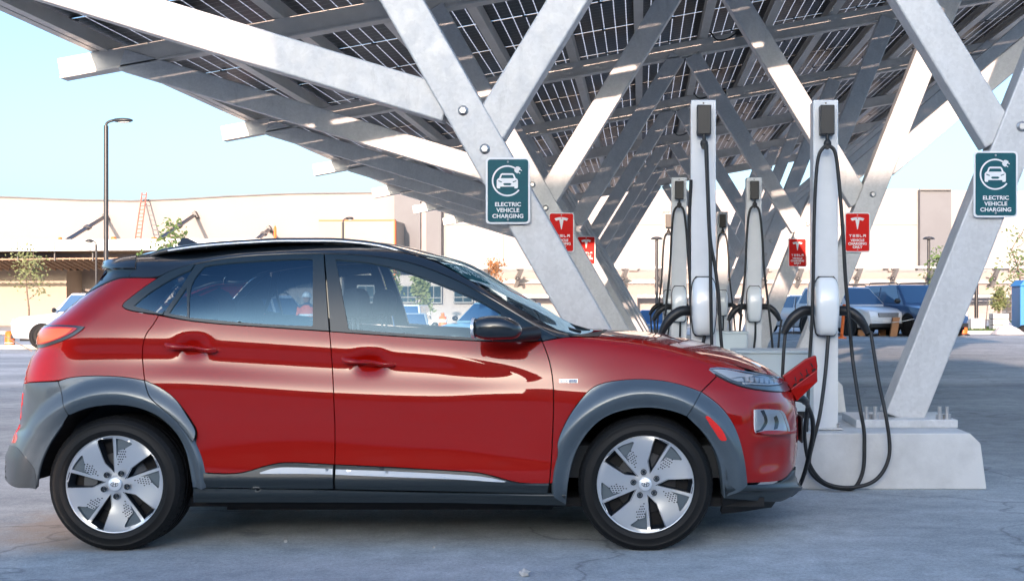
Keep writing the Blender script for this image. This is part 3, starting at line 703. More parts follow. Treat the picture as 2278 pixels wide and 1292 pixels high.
M['clad_shade'] = mat('shaded_cladding', (.040, .052, .062), .36, .1, .3, .2, bump=(260, .05, .0006))  # cladding with shade put into its colour
M['chrome'] = mat('satin_silver_trim', (.84, .86, .88), .25, .45)
M['under'] = mat('underbody_black', (.006, .006, .007), .8)
M['glass_dark'] = glass_mat('privacy_glass', (.36, .47, .54), 1.2, 1.85, (.42, .74, 1))
M['glass'] = glass_mat('window_glass', (.80, .90, .93), 1.2, 1.75, (.6, .85, 1))
M['lampglass'] = glass_mat('lamp_glass', (.88, .90, .92), 1.2)
M['lamp_red'] = mat('tail_lamp_red', (.50, .010, .006), .12, 0, 1.)
M['lamp_amber'] = mat('tail_lamp_amber', (.85, .13, .02), .15, 0, 1.)
M['reflector'] = mat('side_reflector', (.80, .02, .012), .25, 0, .8)
M['lamp_dark'] = mat('lamp_bezel', (.05, .06, .07), .25, .4)
M['lamp_house'] = mat('lamp_housing', (.36, .43, .48), .25, .4)
M['mirror_chrome'] = mat('lamp_reflector', (.88, .90, .92), .25, .1)
M['seat'] = mat('seat_fabric', (.035, .04, .045), .8)
M['trim_in'] = mat('cabin_lining', (.05, .055, .06), .8)
def ramp(r, pts):
    return np.interp(r, [p[0] for p in pts], [p[1] for p in pts])
def arch(x, y, cx):
    r = np.hypot(x - cx, y - 1084)
    t = np.clip((247 - r) / 40, 0, 1); u_ = np.clip((r - 181) / 26, 0, 1)
    return 0.003 + .032 * (t * t * (3 - 2 * t)) * (u_ * u_ * (3 - 2 * u_)) ** .7
# ---- shared lines (photograph pixels)
TB = [(353, 701), (418, 713.6), (495, 721), (640, 730.7), (733, 737), (857, 746), (950, 752), (1053, 758), (1140, 760), (1206, 758.5)]
SEAM_R = [(353, 701), (341, 722), (325, 741.5), (317.5, 766), (316.5, 794), (319.5, 828), (322, 846)]
CL_R = [(322, 846), (358, 862), (392, 888), (419, 925), (436, 952), (438.5, 967), (434, 982)]
SEAM_R2 = [(434, 982), (443, 1013), (450, 1049)]
SILL = [(450, 1050), (480, 1053), (530, 1053), (558, 1046.5), (589.6, 1036), (621, 1029), (653, 1028), (742, 1033), (874, 1039), (992, 1046), (1064, 1050), (1103, 1060), (1143, 1071.6), (1170, 1075.6), (1222, 1075.6)]
SEAM_B = [(733, 737), (736.5, 778), (740.6, 840), (743, 899), (745.5, 959), (744.5, 1033)]
SEAM_F = [(1206, 758.5), (1219, 791), (1226.7, 822), (1231, 856), (1231.7, 900), (1229.7, 959), (1226, 1038), (1222, 1075.6)]
def seg(line, a, b): return [p for p in line if min(a, b) - .01 <= p[0] <= max(a, b) + .01]
# ---- doors
rd = panel('rear_door', TB[:5] + SEAM_B[1:] + seg(SILL, 450, 700)[::-1][0:] + SEAM_R2[::-1] + CL_R[::-1][1:] + SEAM_R[::-1][1:-1], M['red'], step=9)
fd = panel('front_door', TB[4:] + SEAM_F[1:] + seg(SILL, 750, 1200)[::-1] + SEAM_B[::-1][:-1], M['red'], step=9)
# arch trim carried by the rear door
panel('wheel_arch_trim', smooth_poly([(322, 846), (358, 862), (392, 888), (419, 925), (436, 952), (438.5, 967), (434, 982)]) + [(419, 962), (396, 932), (366, 906), (339, 885), (327.5, 864)], M['clad'], rd, d=.8, step=7, off=lambda x, y: arch(x, y, 253))
# door cladding with silver strip
panel('door_cladding', seg(SILL, 450, 742) + [(742, 1086.5), (600, 1085.5), (457, 1083.5)], M['clad_dark'], rd, d=.8, off=lambda x, y: .004 + .010 * np.clip((y - 1040) / 22, 0, 1) * np.clip((1078 - y) / 10, 0, 1))
panel('door_cladding', [(746, 1033)] + seg(SILL, 760, 1222) + [(1218, 1097), (1000, 1092), (746, 1087)], M['clad_dark'], fd, d=.8, off=lambda x, y: .004 + .010 * np.clip((y - 1044) / 22, 0, 1) * np.clip((1086 - y) / 10, 0, 1))
panel('silver_strip', [(579, 1050), (609, 1040.5), (637, 1038), (741, 1042), (741, 1054), (684, 1052.6), (582, 1052.6)], M['chrome'], rd, d=0, step=6, off=.014, skirt=.014)
panel('silver_strip', [(748, 1043), (874, 1047.5), (1071, 1057), (1127, 1069), (1119, 1071), (1032, 1065), (748, 1054.5)], M['chrome'], fd, d=0, step=6, off=.015, skirt=.014)
# handles: a bar over a bowl
for par, (xa, ya, xb, yb) in ((rd, (366, 769, 487, 778)), (fd, (759, 801, 881, 810))):
    c1 = [(xa, ya - 5), (xa + 4, ya - 7), (xa + 40, ya - 5), (xb - 20, yb - 3), (xb - 3, yb - 3), (xb, yb + 1), (xb - 6, yb + 6), (xb - 30, yb + 8), (xa + 40, ya + 9), (xa + 12, ya + 7), (xa + 2, ya + 1)]
    def hoff(x, y, xa=xa, ya=ya, xb=xb, yb=yb):
        ml = ya + (yb - ya) * (x - xa) / (xb - xa) + .5; e_ = np.clip(1 - np.abs((x - (xa + xb) / 2) / ((xb - xa) / 2)) ** 6, 0, 1)
        return .010 + (.034 * e_ * np.sqrt(np.clip(1 - ((y - ml) / 9.5) ** 2, 0.02, 1)))
    panel('door_handle', c1, M['red'], par, d=0, step=4, off=hoff, skirt=.022)
# ---- fixed body
QWT = [(350, 618.5), (316, 642), (288, 664), (276, 673), (272.5, 681), (279, 687.5), (303, 693.5), (353, 701)]
panel('rear_quarter_panel', [(121, 697), (155, 677), (192, 653), (229, 632.5), (263, 618.5), (285, 617)] + QWT + SEAM_R[1:] + [(290, 840), (247.5, 836), (190, 836), (152, 840), (129.5, 847), (61, 849.5), (42, 855), (41, 850), (44, 825), (54, 794), (71, 769), (72, 741), (79, 729), (92, 716)], M['red'], step=8)
panel('rear_bumper', [(42, 856), (61, 850), (130, 848), (134, 862), (143, 888), (155, 922.6), (137, 948.5), (110, 986.6), (91, 1028.5), (84, 1063), (82, 1087.5), (30, 1074), (8, 1062), (5, 1051), (6, 1028.5), (7, 985), (20, 960), (32, 941), (37, 900), (39, 880)], M['clad'], step=8, off=lambda x, y: arch(x, y, 253) * .8)
panel('bumper_shade', [(7, 990), (40, 991), (60, 1006), (76, 1036), (82, 1062), (81, 1086), (30, 1073), (9, 1061), (7, 1040)], M['clad_shade'], d=0, step=6, off=lambda x, y: arch(x, y, 253) * .8 + .004, skirt=.01)  # darker overlay, paints shade onto the low corner of the rear bumper
panel('rear_arch_trim', [(131, 848), (152, 840), (190, 836), (247.5, 836), (290, 840), (321, 846), (327.5, 864.7), (339, 885.7), (366, 907), (396, 933), (419, 964), (442, 1013), (450, 1049), (454, 1083), (431, 1083), (432, 1117), (430, 1089), (423, 1043.7), (415, 1005.6), (400, 971), (373, 939), (343, 918), (305, 904.7), (267, 899.8), (228.5, 901), (190, 908.5), (156, 923), (144, 887.6), (134, 862)], M['clad'], step=6, off=lambda x, y: arch(x, y, 253), d=.8, skirt=.05)
FA_OUT = [(1234, 1098), (1235, 1071), (1236.6, 1048), (1243, 1002), (1240, 986), (1250, 956.5), (1268.7, 920), (1296, 883), (1319, 860), (1351, 849), (1401.6, 843), (1456.5, 844), (1511.5, 853.5), (1560, 871)]
FA_OUT2 = [(1560, 871), (1594, 894.7), (1621.4, 924.5), (1640, 961), (1651, 1011.5), (1657, 1074)]
FA_IN = [(1259.5, 1122), (1264, 1066.5), (1275.6, 1016), (1296, 975), (1328, 938), (1365, 917.6), (1410.7, 907), (1456.5, 906), (1502, 915), (1527.5, 926)]
FA_IN2 = [(1527.5, 926), (1566.5, 963), (1589.4, 997.8), (1603, 1034), (1607.7, 1075.6), (1610, 1108)]
panel('front_arch_trim', FA_OUT + FA_IN[::-1], M['clad'], step=6, d=.8, off=lambda x, y: arch(x, y, 1436), skirt=.05)
fa2 = panel('front_arch_trim', FA_OUT2 + FA_IN2[::-1], M['clad'], step=6, d=.8, off=lambda x, y: arch(x, y, 1436), skirt=.05)
panel('side_marker', [(1566, 927), (1569, 924.5), (1574, 926), (1587, 938), (1598.5, 950), (1606, 963), (1611, 975), (1609, 978), (1601, 978.5), (1596, 974), (1585, 956.5)], M['reflector'], fa2, d=0, step=6, off=lambda x, y: arch(x, y, 1436) + .004, skirt=.008)
HOOD_E = [(1321, 749), (1340, 747.5), (1370, 748), (1410, 752), (1450, 758), (1490, 766.5), (1521, 774.5), (1560, 786), (1594, 797), (1630, 809), (1665, 820), (1700, 830)]
ff = panel('front_fender', SEAM_F + [(1234, 1074), (1236.6, 1048)] + FA_OUT[3:] + [(1595, 836), (1590, 831), (1576, 820), (1603, 817.5), (1640, 823), (1660, 822)] + HOOD_E[:-2][::-1] + [(1268, 748.5), (1241, 752)], M['red'], step=8)
panel('badge', [(1244, 843), (1285, 843), (1285, 851), (1244, 851)], M['chrome'], ff, d=0, step=6, off=.002, skirt=.002, both=False)
# badge lettering
def side_text(txt, px, py, size, m, parent, off, y_tilt=0, sx=1., bold=.0):
    vs, fs = text_mesh(txt, size, bold); p0, n0 = surf([px], [py])
    mb = MB(); mb.add([(p0[0][0] + v[0] * sx, p0[0][1] - off, p0[0][2] + v[1]) for v in vs], fs); return mb.build('lettering', m, parent)
bb = [o for o in car.children if o.name.startswith('front_fender')][0]
M['badge_blue'] = mat('badge_blue', (.03, .06, .22), .4); M['badge_grey'] = mat('badge_grey', (.25, .27, .32), .4)
panel('badge_field', [(1265, 844), (1284, 844), (1284, 850), (1265, 850)], M['badge_blue'], ff[0], d=0, step=5, off=.0035, skirt=0, both=False)
side_text('BLUE', 1254.5, 850, .016, M['badge_grey'], ff[0], .004, sx=.95, bold=.0005); side_text('DRIVE', 1274.5, 850, .016, M['chrome'], ff[0], .0065, sx=.85, bold=.0005)
panel('front_bumper', [(1560, 871), (1595, 836), (1626, 852), (1660, 863), (1704, 870), (1740, 872), (1757, 868), (1768, 888), (1776, 906), (1780, 947), (1779, 998), (1774, 1032), (1767, 1040), (1748, 1064), (1727, 1072), (1657, 1074.7)] + FA_OUT2[1:-1][::-1], M['red'], step=7)
panel('front_lip', [(1612, 1078), (1658, 1076), (1727, 1074), (1749, 1066), (1768, 1043), (1774, 1036), (1772, 1060), (1780, 1082.5), (1776, 1092), (1751, 1108), (1727, 1117), (1612, 1107)], M['clad_dark'], d=.5, step=6, off=lambda x, y: .004 + .022 * np.exp(-((y - 1084) / 7.) ** 2))
panel('air_deflector', [(1612, 1107), (1727, 1117), (1745, 1112), (1727, 1134), (1658, 1147), (1610, 1151)], M['under'], d=0, step=9, off=-.03)
# rocker under the doors
panel('sill_trim', [(432, 1085), (600, 1087), (744, 1089), (1000, 1094), (1218, 1099), (1258, 1098), (1259, 1124), (1000, 1118), (637, 1117), (432, 1117)], M['clad_dark'], d=.4, step=8, off=lambda x, y: .0 + .012 * np.exp(-((y - 1098) / 9.) ** 2))
panel('sill_core', [(440, 1040), (1250, 1066), (1262, 1130), (1000, 1124), (637, 1122), (430, 1122)], M['under'], d=0, step=14, off=-.035, skirt=0)
# black areas
panel('rear_pillar_trim', [(206, 599), (204, 608), (195, 624), (173, 649), (145.5, 673), (121, 696), (124, 697.5), (155, 675.5), (192, 651.5), (229, 631), (263, 617), (285, 616), (293, 605), (302, 599)], M['frame_black'], d=.6)
SP = panel('rear_spoiler', [(190, 592), (204, 589), (250, 580), (304, 571), (302, 598), (206, 597.5)], M['gloss_black'], d=.3, off=.012, skirt=.03)
panel('roof_side', [(304, 571), (340, 565.5), (381, 561), (464, 553), (557, 547), (640, 544), (733, 544), (795, 546.5), (841, 550), (875, 556), (903, 562.5), (923, 568), (974, 583), (1042.5, 622.5), (1135, 674.5), (1228, 727), (1268.5, 746.5), (1241, 751), (1191, 722.3), (1113.7, 675.8), (1042.5, 635.3), (980.6, 606.3), (918.6, 584.3), (857, 572.3), (795, 565.8), (723.6, 563.2), (640, 564.2), (557, 568), (495, 575.3), (433.5, 586), (382, 600), (350, 617.5), (286, 616), (293, 605), (302, 598)], M['gloss_black'], d=.5)
QG = [(299, 680.5), (316, 664), (356, 636), (399, 611.5), (424, 600.5), (422, 608), (371.5, 685), (361, 695.5), (350, 695)]
panel('quarter_window_frame', [(350, 619), (382, 601), (433, 587), (361, 700), (303, 693), (279, 687), (272.5, 681), (276, 673), (288, 664), (316, 642)], M['frame_black'], holes=[QG], d=.5, off=.002)
panel('quarter_window', QG, M['glass_dark'], d=-2, off=-.004, skirt=0)
RG1 = [(377, 696.5), (415, 640), (416.5, 703), (385, 699)]; RG2 = [(421.7, 636), (452, 594.5), (460, 591), (526, 583.6), (640, 577.4), (690, 576), (695.5, 579), (695.5, 724.5), (640, 723.5), (526, 716), (421.7, 706)]
rf = panel('window_frame', [(436, 588), (495, 577), (557, 570), (640, 566), (720, 565), (725, 639), (732, 736), (640, 730), (495, 720.5), (418, 713), (362, 701)], M['frame_black'], rd, holes=[RG1, RG2], d=.6, off=.002)
panel('window', RG1, M['glass_dark'], rd, d=-2, off=-.004, skirt=0); panel('window', RG2, M['glass_dark'], rd, d=-2, off=-.004, skirt=0)
FG = [(747, 578), (764, 579), (826, 585), (888, 599), (950, 620.7), (1012, 645.5), (1074, 671.8), (1114, 696), (1117, 752.5), (1053, 750), (950, 744.6), (857, 738.4), (776, 732)]
panel('window_frame', [(722, 565), (795, 567.5), (857, 574), (918, 586), (980, 608), (1042, 637), (1113, 677.5), (1190, 723.5), (1205, 758), (1140, 759.5), (1053, 757.5), (950, 751.5), (857, 745.5), (735, 737), (728, 639)], M['frame_black'], fd, holes=[FG], d=.6, off=.002)
panel('window', FG, M['glass'], fd, d=-2, off=-.004, skirt=0)
panel('mirror_triangle', [(1191, 723), (1241, 751), (1207, 758)], M['frame_black'], d=.6)
# dark shell behind the seams
panel('inner_shell', [(300, 700), (345, 697), (495, 722), (735, 737), (1200, 758), (1330, 755), (1440, 765), (1560, 795), (1640, 830), (1700, 850), (1745, 880), (1750, 1050), (1640, 1060), (1630, 1000), (1594, 930), (1530, 880), (1440, 860), (1340, 870), (1270, 940), (1240, 1090), (450, 1085), (430, 1000), (370, 905), (300, 860), (230, 850), (140, 860), (90, 1000), (70, 1060), (40, 1050), (70, 860), (90, 760), (130, 705), (190, 660), (270, 625), (290, 640)], M['under'], d=0, step=22, off=-.03, skirt=0)
# ---- lamps
tl = panel('tail_lamp', [(73, 741), (84, 731), (124, 728), (166, 729), (174, 731), (168, 736), (154, 745), (121, 758.5), (90, 768), (78, 765)], M['lamp_red'], d=0, step=6, off=.010, skirt=.014)
panel('tail_lamp_bezel', [(70, 738), (83, 726.5), (124, 723.5), (172, 724.5), (189, 727.5), (180, 736.5), (160, 749.5), (124, 764.5), (90, 775), (74, 771)], M['gloss_black'], tl, d=0, step=6, off=.006, skirt=.010)
panel('tail_lamp_lens', [(80, 744), (90, 735), (130, 732), (164, 732), (150, 745), (120, 757), (86, 766), (79, 762)], M['lamp_amber'], tl, d=0, step=6, off=.0125, skirt=.004)
panel('bumper_lamp', [(38, 878), (43, 872), (52, 874), (50, 900), (45, 928), (38, 934)], M['lamp_red'], d=0, step=5, off=.004, skirt=.02)
panel('bumper_reflector', [(12, 972), (28, 944), (36, 950), (42, 985), (14, 985)], M['lamp_red'], d=0, step=5, off=.006, skirt=.03)
HL = [(1577, 820.5), (1603, 818.5), (1658, 828.5), (1704, 835.5), (1731, 840), (1743, 847), (1740, 853), (1730, 857), (1704, 859), (1658, 855), (1626, 848.5), (1594, 833)]
hl = panel('headlamp', HL, M['lamp_house'], d=0, step=6, off=-.004, skirt=.01)
panel('lamp_reflector', [(1586, 822), (1610, 821), (1650, 829), (1676, 834), (1672, 838), (1640, 838), (1624, 842)], M['mirror_chrome'], hl, d=0, step=5, off=.002, skirt=.004)
for k in range(7):
    x = 1656 + k * 11; ya = 838 + k * .9
    panel('lamp_cell', [(x, ya), (x + 9, ya + 1), (x + 8, ya + 11), (x + 2, ya + 10)], M['mirror_chrome'], hl, d=0, step=5, off=.004, skirt=.006)
panel('lamp_reflector', [(1624, 843), (1650, 840), (1654, 848), (1640, 849)], M['mirror_chrome'], hl, d=0, step=5, off=.003, skirt=.004)
panel('lamp_bar', [(1650, 851), (1700, 854.5), (1730, 854), (1738, 850), (1738, 853), (1728, 857), (1700, 857.5), (1652, 854)], M['mirror_chrome'], hl, d=0, step=5, off=.005, skirt=.005)
panel('lamp_cover', HL, M['lampglass'], hl, d=.5, step=6, off=.012, skirt=.010)
panel('headlamp_trim', [(1590, 832), (1626, 850), (1658, 857), (1704, 861), (1732, 859), (1745, 849), (1754, 856), (1757, 866), (1748, 872), (1704, 869), (1660, 862), (1626, 851)], M['clad'], hl, d=0, step=5, off=.008, skirt=.014)
LL = [(1677, 911), (1690, 909.5), (1727, 910), (1738, 918), (1744, 935), (1750, 956), (1748, 962), (1700, 963.5), (1681, 963), (1677, 956)]
ll = panel('lower_lamp', LL, M['mirror_chrome'], d=0, step=6, off=.004, skirt=.006)
panel('lamp_bezel', [(1690, 913), (1697, 911), (1705, 930), (1705, 942), (1694, 958), (1683, 961), (1680, 958), (1690, 955), (1699, 940), (1699, 930)], M['lamp_dark'], ll, d=0, step=5, off=.008, skirt=.006)
panel('lamp_bezel', [(1720, 928), (1725, 924), (1731, 938), (1727, 954), (1720, 956), (1723, 942)], M['lamp_dark'], ll, d=0, step=5, off=.008, skirt=.006)
panel('lamp_cover', LL, M['lampglass'], ll, d=0, step=6, off=.02, skirt=.014)
panel('lamp_sill', [(1680, 962), (1750, 960), (1760, 957), (1757, 963), (1726, 967), (1690, 968)], M['red'], ll, d=0, step=5, off=.03, skirt=.03)
# ---- lofted tops
def loft(name, secs, m, parent=None, n=20, prof=2.2, world=True):
    """secs: (edge point near side, centre point); cross-section mirrored about the car's centre"""
    v = []; 
    for e_, c in secs:
        hw_ = YC - e_[1]
        for k in range(2 * n + 1):
            t = -1 + k / n; q = 1 - abs(t) ** prof
            v.append((e_[0] + (c[0] - e_[0]) * q, YC + t * hw_, e_[2] + (c[2] - e_[2]) * q))
    w_ = 2 * n + 1; f = [(i * w_ + k, i * w_ + k + 1, (i + 1) * w_ + k + 1, (i + 1) * w_ + k) for i in range(len(secs) - 1) for k in range(w_ - 1)]
    mb = MB(); mb.add(v, f, True); return mb.build(name, m, parent or car)
def sp(px, py, o=0.):
    p, n = surf([px], [py]); return p[0] + n[0] * o
def resample(line, n):
    a = np.array(line, float); s = np.concatenate([[0], np.cumsum(np.linalg.norm(np.diff(a, axis=0), axis=1))]); q = np.linspace(0, s[-1], n)
    return list(zip(pchip(s, a[:, 0], q), pchip(s, a[:, 1], q)))
hs = resample(HOOD_E, 26); hc = resample([(1350, 735), (1429, 739), (1475, 743.5), (1520.7, 752.7), (1589, 768.7), (1640, 784.7), (1685.6, 805), (1717.6, 823.7), (1736, 838)], 26)
hood = loft('hood', [(sp(a[0], a[1] + .8), np.array(P(c[0], c[1], YC))) for a, c in zip(hs, hc)], M['red'], prof=2.6)
# creases on the hood
# nose cap between hood and bumper
nl = resample([(1700, 830), (1731, 839.5), (1745, 848), (1757, 867)], 8); nc = resample([(1736, 838), (1748, 850), (1754, 858), (1760, 872)], 8)
loft('nose_cap', [(sp(a[0], a[1]), np.array(P(c[0], c[1], YC))) for a, c in zip(nl, nc)], M['red'], prof=3)
we = resample([(923, 566), (974, 581.5), (1042.5, 621.5), (1135, 673.5), (1228, 726.5), (1268.5, 746)], 20)
wc = [(a[0] + 12 + 30 * (i / 19), HC + (CY - a[1]) * sp(*a)[1] / F + .045) for i, a in enumerate(we)]
wc = resample([(988, 570), (1024, 580), (1060, 597), (1104, 624), (1166, 661), (1213, 689), (1244, 710), (1280, 733), (1318, 737)], 20)
ws = [(sp(*a), np.array(P(c[0], c[1], YC))) for a, c in zip(we, wc)]
windshield = loft('windshield', ws, M['glass'], prof=2.4)
# dark band and round sticker at the top of the screen
re_ = resample([(304, 571), (381, 561), (464, 553), (557, 547), (640, 544), (733, 544), (795, 546.5), (841, 550), (875, 556), (903, 562), (923, 566.5)], 24)
roof = loft('roof', [(sp(a[0], a[1]), np.array((sp(*a)[0] + (ws[0][1][0] - ws[0][0][0]) * max(0, (i - 15) / 8) ** 2, YC, sp(*a)[2] + .05 + (ws[0][1][2] - ws[0][0][2] - .05) * max(0, (i - 15) / 8) ** 1.5))) for i, a in enumerate(re_)], M['gloss_black'], prof=2.6)
mb = MB()
for i in (0, 1, 2): pass
cw = [( .96, 0), (.5, 0)]
# cowl between screen and hood
ce = [(1241, 751.5), (1268.5, 747), (1321, 748.5)]
loft('cowl', [(sp(1262, 747.5), np.array((U(1262, 6.2) + .155, YC, sp(1262, 747.5)[2] + .012))), (sp(1330, 747.5), np.array(P(1352, 736, YC)) + np.array([0, 0, -.004]))], M['black_plastic'])
for side in (1, -1):      # wipers
    mb = MB(); yy = YC - side * .35
    mb.tube(spline([P(1290, 738, 6.6), P(1275, 734, 6.7), P(1255, 728, 6.95)] if side > 0 else [P(1310, 735, 7.2), P(1290, 729, 7.3), P(1268, 722, 7.5)], 5), .010, 6)
    mb.build('wiper', M['rubber'], car)
# tailgate closing surfaces behind
tg = [(206, 600), (190, 628), (165, 655), (143, 677), (118, 700)]
loft('tailgate_glass', [(sp(a + 6, b), np.array((sp(a + 6, b)[0] - .05, YC, sp(a + 6, b)[2]))) for a, b in tg], M['glass_dark'], prof=2.6)
tg = [(112, 702), (92, 718), (76, 745), (70, 775), (58, 800), (47, 830), (44, 856)]
loft('tailgate', [(sp(a + 8, b), np.array((sp(a + 8, b)[0] - .06, YC, sp(a + 8, b)[2]))) for a, b in tg], M['red'], prof=2.6)
fb = [(1760, 872), (1768, 900), (1773, 947), (1772, 998), (1768, 1028), (1758, 1056)]
loft('grille_panel', [(sp(a - 4, b), np.array((sp(a - 4, b)[0] + .045, YC, sp(a - 4, b)[2]))) for a, b in fb], M['red'], prof=2.6)
fb = [(1760, 1058), (1768, 1080), (1764, 1094), (1745, 1112)]
loft('lower_grille', [(sp(a - 4, b), np.array((sp(a - 4, b)[0] + .05, YC, sp(a - 4, b)[2]))) for a, b in fb], M['clad_dark'], prof=2.6)
rb = [(46, 854), (46, 900), (40, 945), (24, 985), (16, 1030), (20, 1058), (44, 1078)]
loft('rear_bumper_middle', [(sp(a + 8, b), np.array((sp(a + 8, b)[0] - .05, YC, sp(a + 8, b)[2]))) for a, b in rb], M['clad'], prof=2.6)
# roof rails, fin
for s_ in (1, -1):
    mb = MB(); top = [(338, 565), (352, 559), (381, 553), (464, 542), (557, 535.5), (640, 532), (733, 532), (795, 536), (841, 542), (875, 550), (903, 559), (924, 567)]
    pts = []
    for x, y in resample(top, 30):
        q = P(x, y, 6.40); pts.append(Vector((q.x, YC + (q.y - YC) * s_, q.z - .006)))
    v = []; 
    for q in pts:
        for a, b in ((-.016, -.014), (-.019, 0), (-.012, .010), (.0, .013), (.012, .010), (.019, 0), (.016, -.014)): v.append((q.x, q.y + a, q.z + b))
    k = 7; mb.add(v, [(i * k + j, i * k + (j + 1) % k, (i + 1) * k + (j + 1) % k, (i + 1) * k + j) for i in range(len(pts) - 1) for j in range(k)], True)
    rail = mb.build('roof_rail', M['gloss_black'], car)
    mb = MB(); mb.tube([Vector((q.x, q.y - .020 * s_, q.z - .004)) for q in pts[2:-2]], .006, 6); mb.build('rail_strip', M['chrome'], rail)
    mb = MB(); lo = [(340, 566), (381, 561.5), (464, 553.5), (557, 547), (640, 544.5), (733, 544), (795, 547), (841, 551), (875, 556.5), (905, 563)]
    for x, y in lo: pass
    v = []; lo2 = resample(lo, 30)
    for q, (x, y) in zip(pts, lo2):
        p_ = sp(x, y - 1); v += [(q.x, q.y - .015 * s_, q.z - .010), (p_[0], YC + (p_[1] - YC) * s_ , p_[2])]
    mb.add(v, [(2 * i, 2 * i + 1, 2 * i + 3, 2 * i + 2) for i in range(29)], True); mb.build('rail_base', M['clad'], rail)
q = P(428, 536, YC); mb = MB()
mb.add([(q.x - .075, YC - .03, q.z - .03), (q.x + .10, YC - .03, q.z - .05), (q.x + .10, YC + .03, q.z - .05), (q.x - .075, YC + .03, q.z - .03), (q.x - .06, YC, q.z + .02), (q.x - .03, YC, q.z + .02)], [(0, 1, 5, 4), (2, 3, 4, 5), (0, 4, 3), (1, 2, 5), (0, 3, 2, 1)]); mb.build('antenna_fin', M['gloss_black'], car, bevel=.006)
# ---- door mirrors
for s_ in (1, -1):
    v = []; rows_ = 9; nn = 20
    c0 = P(1104, 730, 5.93)
    prof_ = [(-.112, .02), (-.108, .55), (-.09, .82), (-.05, .97), (0, 1.0), (.05, .93), (.09, .75), (.115, .48), (.125, .05)]
    for dx, s2 in prof_:
        for k in range(nn):
            a = 2 * math.pi * k / nn; ca, sa = math.cos(a), math.sin(a)
            zz = (.062 if sa > 0 else .058) * abs(sa) ** .7 * math.copysign(1, sa) * s2 - .01 * (dx > .05) * 1.0
            yy = .10 * abs(ca) ** .75 * math.copysign(1, ca) * s2
            q = (c0.x + dx, c0.y + yy, c0.z + zz); v.append((q[0], YC + (q[1] - YC) * s_, q[2]))
    mb = MB(); mb.add(v, [(i * nn + k, i * nn + (k + 1) % nn, (i + 1) * nn + (k + 1) % nn, (i + 1) * nn + k) for i in range(rows_ - 1) for k in range(nn)] + [list(range(nn)), list(range((rows_ - 1) * nn, rows_ * nn))], True)
    mir = mb.build('door_mirror', M['gloss_black'], car, sub=2)
    mb = MB(); a = P(1085, 752, 5.95); b = P(1190, 742, 6.12)
    pts = [P(1095, 752, 5.95), P(1130, 748, 5.97), P(1165, 744, 6.05), P(1192, 741, 6.13)]
    mb.tube([Vector((p.x, YC + (p.y - YC) * s_, p.z)) for p in pts], [.016, .03, .034, .036], 10); mb.build('mirror_arm', M['black_plastic'], mir)
    mb = MB(); g = [(math.cos(2 * math.pi * k / 20) * .085, math.sin(2 * math.pi * k / 20) * .05) for k in range(20)]
    mb.prism(g, lambda a, b, t: (c0.x + t, YC + (c0.y + a - YC) * s_, c0.z + b), -.113, -.10); mb.build('mirror_glass', M['chrome'], mir)
